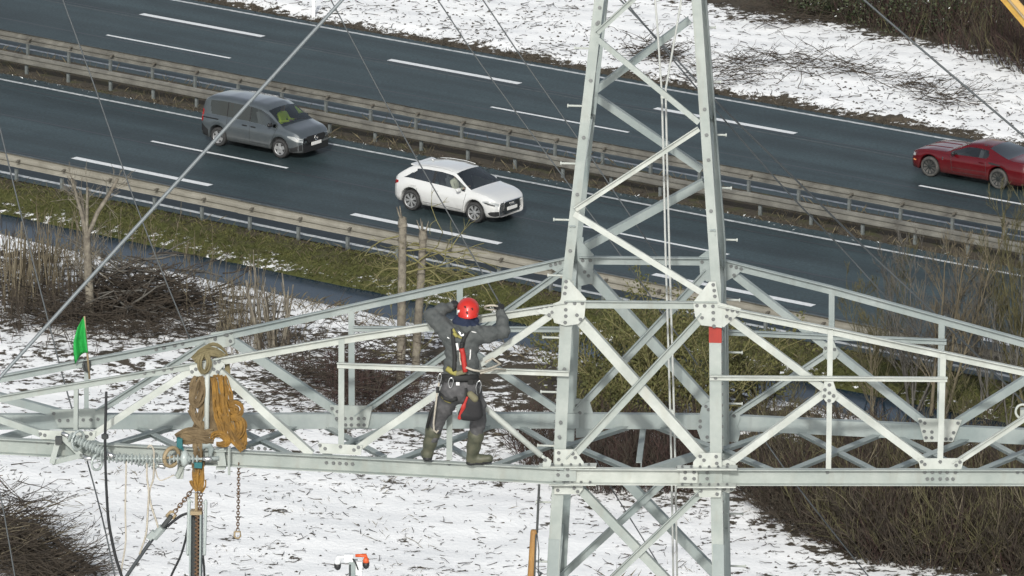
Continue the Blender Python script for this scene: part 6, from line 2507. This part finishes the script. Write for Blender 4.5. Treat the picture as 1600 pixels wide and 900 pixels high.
# --- two mossy trunks left of the climber
for px, py, ytop, lab, r in ((626, 606, 372, "taller of the two mossy trunks left of the climber, cut off at the top", .135), (648, 600, 388, "shorter mossy trunk right beside the taller one left of the climber", .13)):
    b0 = base(px, py)
    H_ = (py - ytop) / 45.5
    t = thing("pollarded_tree", lab, "tree", tuple(b0))
    dx = .03 if px == 626 else .22
    top = b0 + V(dx, 0, H_)
    S = Sticks()
    S.add([b0 - V(0, 0, .2), b0 + V(dx * .3, .02, H_ * .33), b0 + V(dx * .7, -.02, H_ * .66), top], r * 1.05, r * .86)
    S.add([top - V(0, 0, .22), top - V(.02, 0, .10), top + V(0, 0, .05)], r * 1.12, r * .8)
    for q in range(5):
        a_ = R.uniform(0, 6.3)
        S.add([top - V(0, 0, .1), top + V(.12 * math.cos(a_), .12 * math.sin(a_), .10), top + V(.2 * math.cos(a_), .2 * math.sin(a_), .35)], .035, .01)
    S.build("trunk", M_BARK, t, n=9)
    S = Sticks()
    for k in range(12 if px != 626 else 7):
        z = H_ * R.uniform(.60, .93)
        a = R.uniform(-.7, 1.0) if R.random() < .75 else R.uniform(2.2, 4)
        d = V(math.cos(a), math.sin(a) * .8, R.uniform(.0, .45))
        L = R.uniform(1.4, 3.4) if math.cos(a) > 0 else R.uniform(.6, 1.6)
        P = [b0 + V(dx * z / H_, 0, z)]
        grow(S, b0 + V(dx * .5, 0, R.uniform(.2, .8) * H_), unit(rv() + UP * .3), R.uniform(.4, 1.0), .008, 1, (4,), k=4)
        grow(S, b0 + V(dx * .2, 0, R.uniform(.0, .4) * H_), unit(rv() * .6 + UP), R.uniform(.5, 1.3), .008, 1, (4,), k=4)
        q = P[0]
        d = unit(d)
        for _ in range(6):
            d = unit(d + rv() * .30 + V(0, 0, -.10))
            q = q + d * L / 6
            P.append(q)
        S.add(P, .028, .010)
        for _ in range(5):
            j = R.randrange(2, 7)
            grow(S, P[j], unit(d * V(1, 1, .3) + rv() * V(.8, .8, .35) - V(0, 0, .15)), R.uniform(.3, .8), .010, 1, (2,), k=4, up=-.1)
    S.build("crown", M_MOSSB, t, n=4)


# --- bare trees on the right
def fan_tree(label, px, py, h, stems, m, kids=(5, 5, 4), r=.06, lean=.28, spread=.55, rmin=.009, group=None, lvl=3):
    b0 = base(px, py)
    t = thing("bare_tree", label, "tree", tuple(b0), group=group)
    S0, S1 = Sticks(), Sticks()
    for k in range(stems):
        d = unit(V(R.gauss(0, lean), R.gauss(0, lean), 1))
        P = [b0 + V(R.gauss(0, .12), R.gauss(0, .12), -.15)]
        q = P[0]
        L = h * R.uniform(.7, 1.0)
        for _ in range(5):
            d = unit(d + rv() * .05 + UP * .06)
            q = q + d * L / 5
            P.append(q)
        S0.add(P, r * R.uniform(.8, 1.1), r * .2)
        A = np.array(P)
        for _ in range(kids[0] * 3):
            f = R.uniform(.18, 1.0)
            x = f * 5
            j = min(int(x), 4)
            bb = A[j] + (A[j + 1] - A[j]) * (x - j)
            sd = rv()
            sd[2] = abs(sd[2]) * .3
            grow(S1, bb, unit(d + unit(sd) * spread * 1.3), h * .28 * R.uniform(.5, 1.2) * (1.2 - .6 * f), r * .35 * (1.15 - .6 * f), lvl - 1, kids, up=.28, spread=spread, wander=.2, rmin=rmin, k=5)
    S0.build("trunk", m, t, n=6)
    S1.build("crown", m, t, n=3)
    return t


fan_tree("bare many-stemmed tree fanning pale twigs against the road right of the tower", 1425, 655, 6.0, 6, M_TWIGG, (4, 5, 4), .042, .22, rmin=.0055)
fan_tree("bare tree with a straight grey trunk in front of the ditch, nearest the right post", 1462, 662, 5.8, 3, M_TWIG, (5, 5, 4), .065, .14, rmin=.0055)
fan_tree("olive bare shrub between the right post and the fanning tree", 1372, 635, 4.8, 6, M_TWIGO, (4, 5, 4), .03, .30, rmin=.0055)
fan_tree("yellowish bare tree at the right edge whose twigs reach up to the red car", 1606, 650, 7.4, 6, M_TWIGO, (4, 5, 4), .055, .20, rmin=.0065)
fan_tree("bare olive shrub right of the last post below the upper chord", 1548, 640, 4.8, 6, M_TWIGG, (4, 5, 4), .030, .30, rmin=.006)
fan_tree("thin grey sapling between the last post and the right edge", 1572, 690, 5.4, 2, M_TWIGG, (3, 3, 2), .035, .10, rmin=.007)
fan_tree("low bare shrub under the cross-arm beside the first right post", 1330, 700, 2.4, 5, M_TWIGD, (3, 3, 2), .022, .4, lvl=2)
fan_tree("low bare shrub with olive twigs under the cross-arm beside the ditch", 1205, 690, 2.6, 6, M_TWIGO, (3, 3, 2), .022, .45, lvl=2)
fan_tree("thin bare sapling crossing the ditch under the right arm", 1365, 660, 3.0, 2, M_TWIG, (3, 3, 2), .03, .15, lvl=2)
fan_tree("bare shrub in front of the ditch near the last right post", 1510, 690, 3.6, 5, M_TWIGO, (3, 3, 2), .025, .4, lvl=2)


# --- mossy green bushes seen through the tower
def leafy(name, label, px, py, h, w, m_leaf, n_leaf, m_tw, size=.055):
    b0 = base(px, py)
    t = thing(name, label, "bush", tuple(b0))
    S = Sticks()
    for _ in range(22):
        grow(S, b0 + V(R.gauss(0, w * .45), R.gauss(0, .3), -.1), unit(V(R.gauss(0, .45), R.gauss(0, .3), 1)), h * R.uniform(.45, 1.05), .036, 2, (6, 5), up=.15, spread=.9, kl=.5, wander=.25, k=5, rmin=.009)
    S.build("branches", m_tw, t, n=4)
    C = []
    for k, L in S.by.items():
        for P, r0, r1 in L:
            for q in P[1:]:
                if q[2] > b0[2] + h * .18:
                    C.append(q)
    leaves("foliage", m_leaf, C, (.13, .13, .11), n_leaf, size, t)
    return t


leafy("mossy_bush", "olive green mossy bush seen through the tower above the snow bank", 985, 640, 3.4, 1.4, M_LEAFO, 6500, M_MOSSB)
leafy("mossy_bush", "darker olive bush through the tower's lower right bracing", 1065, 668, 3.6, 1.2, M_LEAFO, 5000, M_MOSSB)
leafy("mossy_bush", "low olive bush below the crossing of the tower's front braces", 950, 668, 1.9, 1.2, M_LEAFO, 3500, M_MOSSB)
leafy("mossy_bush", "yellow green bush just right of the tower's right leg", 1165, 640, 2.4, .9, M_LEAFO, 2200, M_TWIGO)


# --- thickets: nobody could count their stems
def thicket(name, label, quads, n_, h, mats_, seed_leaf=None, lean=.22, r=.014, twig=(3,), keep=None, wander=.22):
    per = {m: Sticks() for m, _ in mats_}
    ms = [m for m, w in mats_ for _ in range(w)]
    for _ in range(n_):
        qd = R.choice(quads)
        a, b_ = R.random(), R.random()
        p = (np.array(qd[0]) * (1 - a) + np.array(qd[1]) * a) * (1 - b_) + (np.array(qd[3]) * (1 - a) + np.array(qd[2]) * a) * b_
        if keep and not keep(p):
            continue
        g0 = base(*p)
        L = h * R.uniform(.45, 1.1)
        grow(per[R.choice(ms)], g0 - V(0, 0, .05), unit(V(R.gauss(0, lean), R.gauss(0, lean), 1)), L, r * R.uniform(.6, 1.5), 1, twig, up=.2, wander=wander, spread=.7, kl=.42, k=5, rmin=.007)
    out = []
    for m, S in per.items():
        if S.count():
            v, f = S.arrays(3)
            o = mesh_np(name, v, f, m, None, smooth=True)
            tag(o, label, "thicket", kind="stuff")
            out.append(o)
    return out


Q1 = [(1150, 712), (1600, 730), (1620, 800), (1190, 790)]
Q2 = [(1190, 785), (1620, 790), (1640, 905), (1360, 884)]
Q3 = [(1150, 760), (1210, 760), (1380, 884), (1235, 832)]
TH = dict(wander=.42, lean=.45)
thicket("thicket", "dark brown thicket of bare stems below the right half of the cross-arm", [Q1, Q2, Q2, Q2], 2600, 2.1, [(M_TWIGD, 8), (M_TWIGR, 2), (M_TWIGO, 3), (M_TWIG, 1)], r=.013, twig=(7,), **TH)
thicket("thicket", "tangle of fine dark twigs low in the right thicket", [Q1, Q2, Q2, Q3], 2600, 1.1, [(M_TWIGD, 6), (M_LITTER, 2), (M_TWIGR, 1)], r=.010, twig=(6,), wander=.6, lean=.9)
thicket("thicket", "red brown thicket seen between the tower legs and left of them", [[(830, 745), (1120, 745), (1120, 772), (930, 772)], [(800, 690), (1110, 700), (1110, 745), (815, 735)]], 1500, 1.6, [(M_TWIGR, 3), (M_TWIGD, 3)], r=.011, twig=(4,), **TH)
thicket("thicket", "taller pale and olive stems rising along the front of the right thicket", [[(1300, 845), (1620, 872), (1640, 900), (1420, 893)], Q2], 130, 2.9, [(M_TWIGO, 3), (M_TWIG, 1), (M_TWIGD, 2)], r=.022, lean=.40, twig=(6,), wander=.35)
# far thicket in the top right corner
TQ = [[(1190, 8), (1420, -40), (1650, -30), (1440, 74)], [(1440, 74), (1650, -30), (1660, 122), (1600, 116)], [(1300, 30), (1650, -60), (1650, 60), (1420, 60)], [(1160, -10), (1500, -60), (1500, 0), (1250, 26)]]
thicket("thicket", "dark tangled thicket beyond the snow in the top right corner", TQ, 2300, 1.7, [(M_TWIGD, 3), (M_TWIGR, 4), (M_TWIGO, 1)], r=.013, lean=.45, twig=(4,))
C = []
for _ in range(260):
    qd = R.choice(TQ[:1] + TQ[2:])
    a, b_ = R.random(), R.random()
    p = (np.array(qd[0]) * (1 - a) + np.array(qd[1]) * a) * (1 - b_) + (np.array(qd[3]) * (1 - a) + np.array(qd[2]) * a) * b_
    C.append(base(*p) + V(0, 0, R.uniform(.1, 1.2)))
tag(leaves("ivy", M_LEAFD, C, (.40, .40, .20), 15000, .065), "dark ivy leaves over the thicket in the top right corner", "ivy", kind="stuff")
tag(leaves("snow_flecks", M_SNOWC, [c_ + V(0, 0, .25) for c_ in C], (.5, .4, .10), 420, .05, flat=.35), "flecks of snow caught in the thicket of the top right corner", "snow", kind="stuff")

# --- verge grass, weeds and litter


def band(n_, s0, s1, t0, t1):
    s = NR.uniform(s0, s1, n_)
    t = NR.uniform(t0, t1, n_)
    x, y = road_xy(s, t)
    return np.stack([x, y, ground_z(s, t)], -1), s, t


def blades(name, label, m, P, h, w, lean=.5, cat="grass"):
    n_ = len(P)
    a = NR.uniform(0, 2 * math.pi, n_)
    e = np.stack([np.cos(a), np.sin(a), np.zeros(n_)], -1)
    b_ = NR.normal(0, lean, (n_, 3))
    b_[:, 2] = 1
    hh = h * NR.uniform(.4, 1.2, (n_, 1))
    ww = w * NR.uniform(.6, 1.3, (n_, 1))
    v = np.stack([P - e * ww - V(0, 0, .01), P + e * ww - V(0, 0, .01), P + b_ * hh * .6 + e * ww * .5, P + b_ * hh * np.array([1.3, 1.3, 1.0])], 1).reshape(-1, 3)
    o = mesh_np(name, v, np.arange(n_ * 4).reshape(-1, 4), m, None)
    return tag(o, label, cat, kind="stuff")


P, s, t_ = band(60000, -44, 40, -9.75, -7.05)
den = .5 + .5 * np.sin(P[:, 0] * 1.3 + 2 * np.sin(P[:, 1] * .9)) * np.cos(P[:, 1] * 1.7)
P = P[NR.random(len(P)) < .35 + .65 * den]
blades("verge_grass", "green mossy grass on the verge between guardrail and ditch", M_GRASS, P, .11, .014, .8)
P, s, t_ = band(2600, -44, 40, -9.6, -6.95)
blades("dry_weeds", "dry brown weeds in the grass verge by the guardrail", M_DRYG, P, .22, .006, .5, "weeds")
P, s, t_ = band(5200, -46, 42, 4.2, 7.3)
blades("median_weeds", "dry weeds growing through the median guardrails", M_DRYG, P[NR.random(len(P)) < .5 + .5 * np.sin(s * .9) * np.sin(s * .23)], .28, .005, .45, "weeds")
P, s, t_ = band(9000, -46, 42, 3.95, 4.65)
blades("median_litter", "dead leaves and litter along the foot of the median guardrail", M_LITTER, P, .045, .022, 1.6, "litter")
P, s, t_ = band(900, -46, 42, 3.95, 4.4)
blades("pale_litter", "pale scraps and snow crumbs beside the median guardrail", M_SNOWC, P, .04, .025, 1.6, "litter")
P, s, t_ = band(5000, -46, 42, 18.0, 18.9)
blades("edge_grass", "dark flattened grass along the far road edge", M_LITTER, P, .10, .018, 1.0, "grass")
P, s, t_ = band(9000, -46, 46, -14.0, -12.0)
P = P[NR.random(len(P)) < .6 + .4 * np.sin(s * .7)]
P2, s2, t2 = band(2600, 24, 40, -30, -22)
P2 = P2[(np.abs((t2 + 29.2) + (s2 - 27) * -.42) < 1.1)]
blades("dry_grass", "dry brown grass along the front edge of the right thicket", M_DRYG, P2, .30, .010, .7, "grass")
blades("bank_grass", "dry grass poking through the snow on the ditch bank", M_DRYG, P, .22, .008, .7, "grass")


P, s, t_ = band(9000, 2, 44, -42, -13)
cl_ = np.sin(P[:, 0] * 1.1 + 2 * np.sin(P[:, 1] * .6)) * np.sin(P[:, 1] * .8 + 1.5 * np.sin(P[:, 0] * .5))
blades("snow_grass", "thin dry grass tips poking in clumps through the near snow field", M_DRYG, P[cl_ > .45], .13, .006, .9, "grass")


def litter_sticks(name, label, n_, s0, s1, t0, t1, L, r, m, zoff=.02, tilt=.15, dens=None):
    S = Sticks()
    P, s, t_ = band(n_, s0, s1, t0, t1)
    for p, a in zip(P, NR.uniform(0, 2 * math.pi, n_)):
        if dens is not None and R.random() > dens(p):
            continue
        l_ = L * R.uniform(.3, 1.4)
        d = V(math.cos(a), math.sin(a), R.gauss(0, tilt))
        q = p + V(0, 0, zoff + abs(d[2]) * l_ * .5)
        S.add([q - d * l_ / 2, q + rv() * l_ * .08, q + d * l_ / 2], r * R.uniform(.6, 1.4), r * .5)
    v, f = S.arrays(3)
    return tag(mesh_np(name, v, f, m, None, smooth=True), label, "twigs", kind="stuff")


litter_sticks("fallen_twigs", "short dark twigs scattered over the near snow field", 3600, 2, 46, -44, -13, .28, .012, M_TWIGD)
litter_sticks("fallen_twigs", "dark twigs strewn over the snow strip beyond the motorway", 2600, -40, 16, 19.0, 33, .40, .013, M_TWIGD)


def clods(name, label, n_, s0, s1, t0, t1, size, m):
    P, s, t_ = band(n_, s0, s1, t0, t1)
    VV = []
    base_v = np.array([(1, 0, 0), (.5, .87, 0), (-.5, .87, 0), (-1, 0, 0), (-.5, -.87, 0), (.5, -.87, 0), (.1, .1, .6)])
    sc = size * NR.uniform(.4, 1.5, (n_, 1, 1)) * NR.uniform(.6, 1.4, (n_, 7, 1))
    v = (base_v[None] * sc + P[:, None, :] - V(0, 0, .01)).reshape(-1, 3)
    f = np.array([(i_, (i_ + 1) % 6, 6) for i_ in range(6)])
    f = (f[None] + (np.arange(n_) * 7)[:, None, None]).reshape(-1, 3)
    return tag(mesh_np(name, v, f, m, None), label, "soil", kind="stuff")


M_SOIL = mat("dark_clods", (.030, .026, .020), .95, col2=(.07, .058, .042), scale=5)
clods("soil_clods", "small dark clods of soil poking through the near snow field", 2600, 2, 46, -44, -12, .045, M_SOIL)
clods("soil_clods", "dark clods of soil along the far road edge and snow strip", 2200, -44, 18, 18.2, 24, .055, M_SOIL)


def far_heap(label, pts, n_, L, r, m, w):
    return heap("twig_heap", label, pts, n_, L, r, m, w=w)


far_heap("dark heap of twigs on the far snow behind the tower's upper braces", [((1035, 92), .5), ((1012, 86), .6)], 150, .8, .014, M_TWIGD, (.35, .3))
far_heap("dark twigs on the far snow just right of the tower's right leg", [((1120, 112), .4), ((1180, 100), .4), ((1140, 125), .3)], 170, .9, .013, M_TWIGD, (.8, .5))
far_heap("branch heap with pale wood on the far snow above the red car", [((1430, 136), .4), ((1460, 148), .4), ((1490, 160), .3)], 110, 1.0, .014, M_TWIGD, (.5, .4))
far_heap("flattened dark branches on the far snow in the middle of the strip", [((1250, 95), .3), ((1300, 110), .3), ((1350, 120), .2)], 130, 1.0, .012, M_TWIGD, (1.0, .7))
far_heap("dark branches at the top of the far snow near the thicket", [((1220, 20), .5), ((1250, 34), .4)], 160, 1.0, .014, M_TWIGD, (.8, .5))
cl = base(1392, 188)
Sb = Blob(.05)
t = thing("soil_heap", "dark lump of soil at the far road edge ahead of the red car", "soil", tuple(cl))
Sb.limb((-.45, .1, .0), (.3, 0, .05), .16, .2, .1, 0, (1, 1, .8))
Sb.limb((.5, -.1, 0), (.8, -.2, 0), .12, .08, .1, 0)
Sb.build("soil", [M_SOIL], t, wrinkle=lambda X, Y, Z: .05 * np.sin(X * 17 + 3 * np.sin(Y * 9)) * np.sin(Y * 21 + Z * 15))
# delineator post beyond the far road
dq = base(490, 27)
dl = thing("delineator_post", "small white roadside post on the snow beyond the road, top of the scene", "post", tuple(dq))
mb = MB()
mb.frame_box(dq + V(0, 0, .45), V(.06, 0, 0), V(0, .05, 0), V(0, 0, .5))
mb.build("post", M_WHITEP, dl)
mb = MB()
mb.frame_box(dq + V(0, 0, .82), V(.064, 0, 0), V(0, .054, 0), V(0, 0, .09))
mb.build("black_band", M_BLACK, dl)
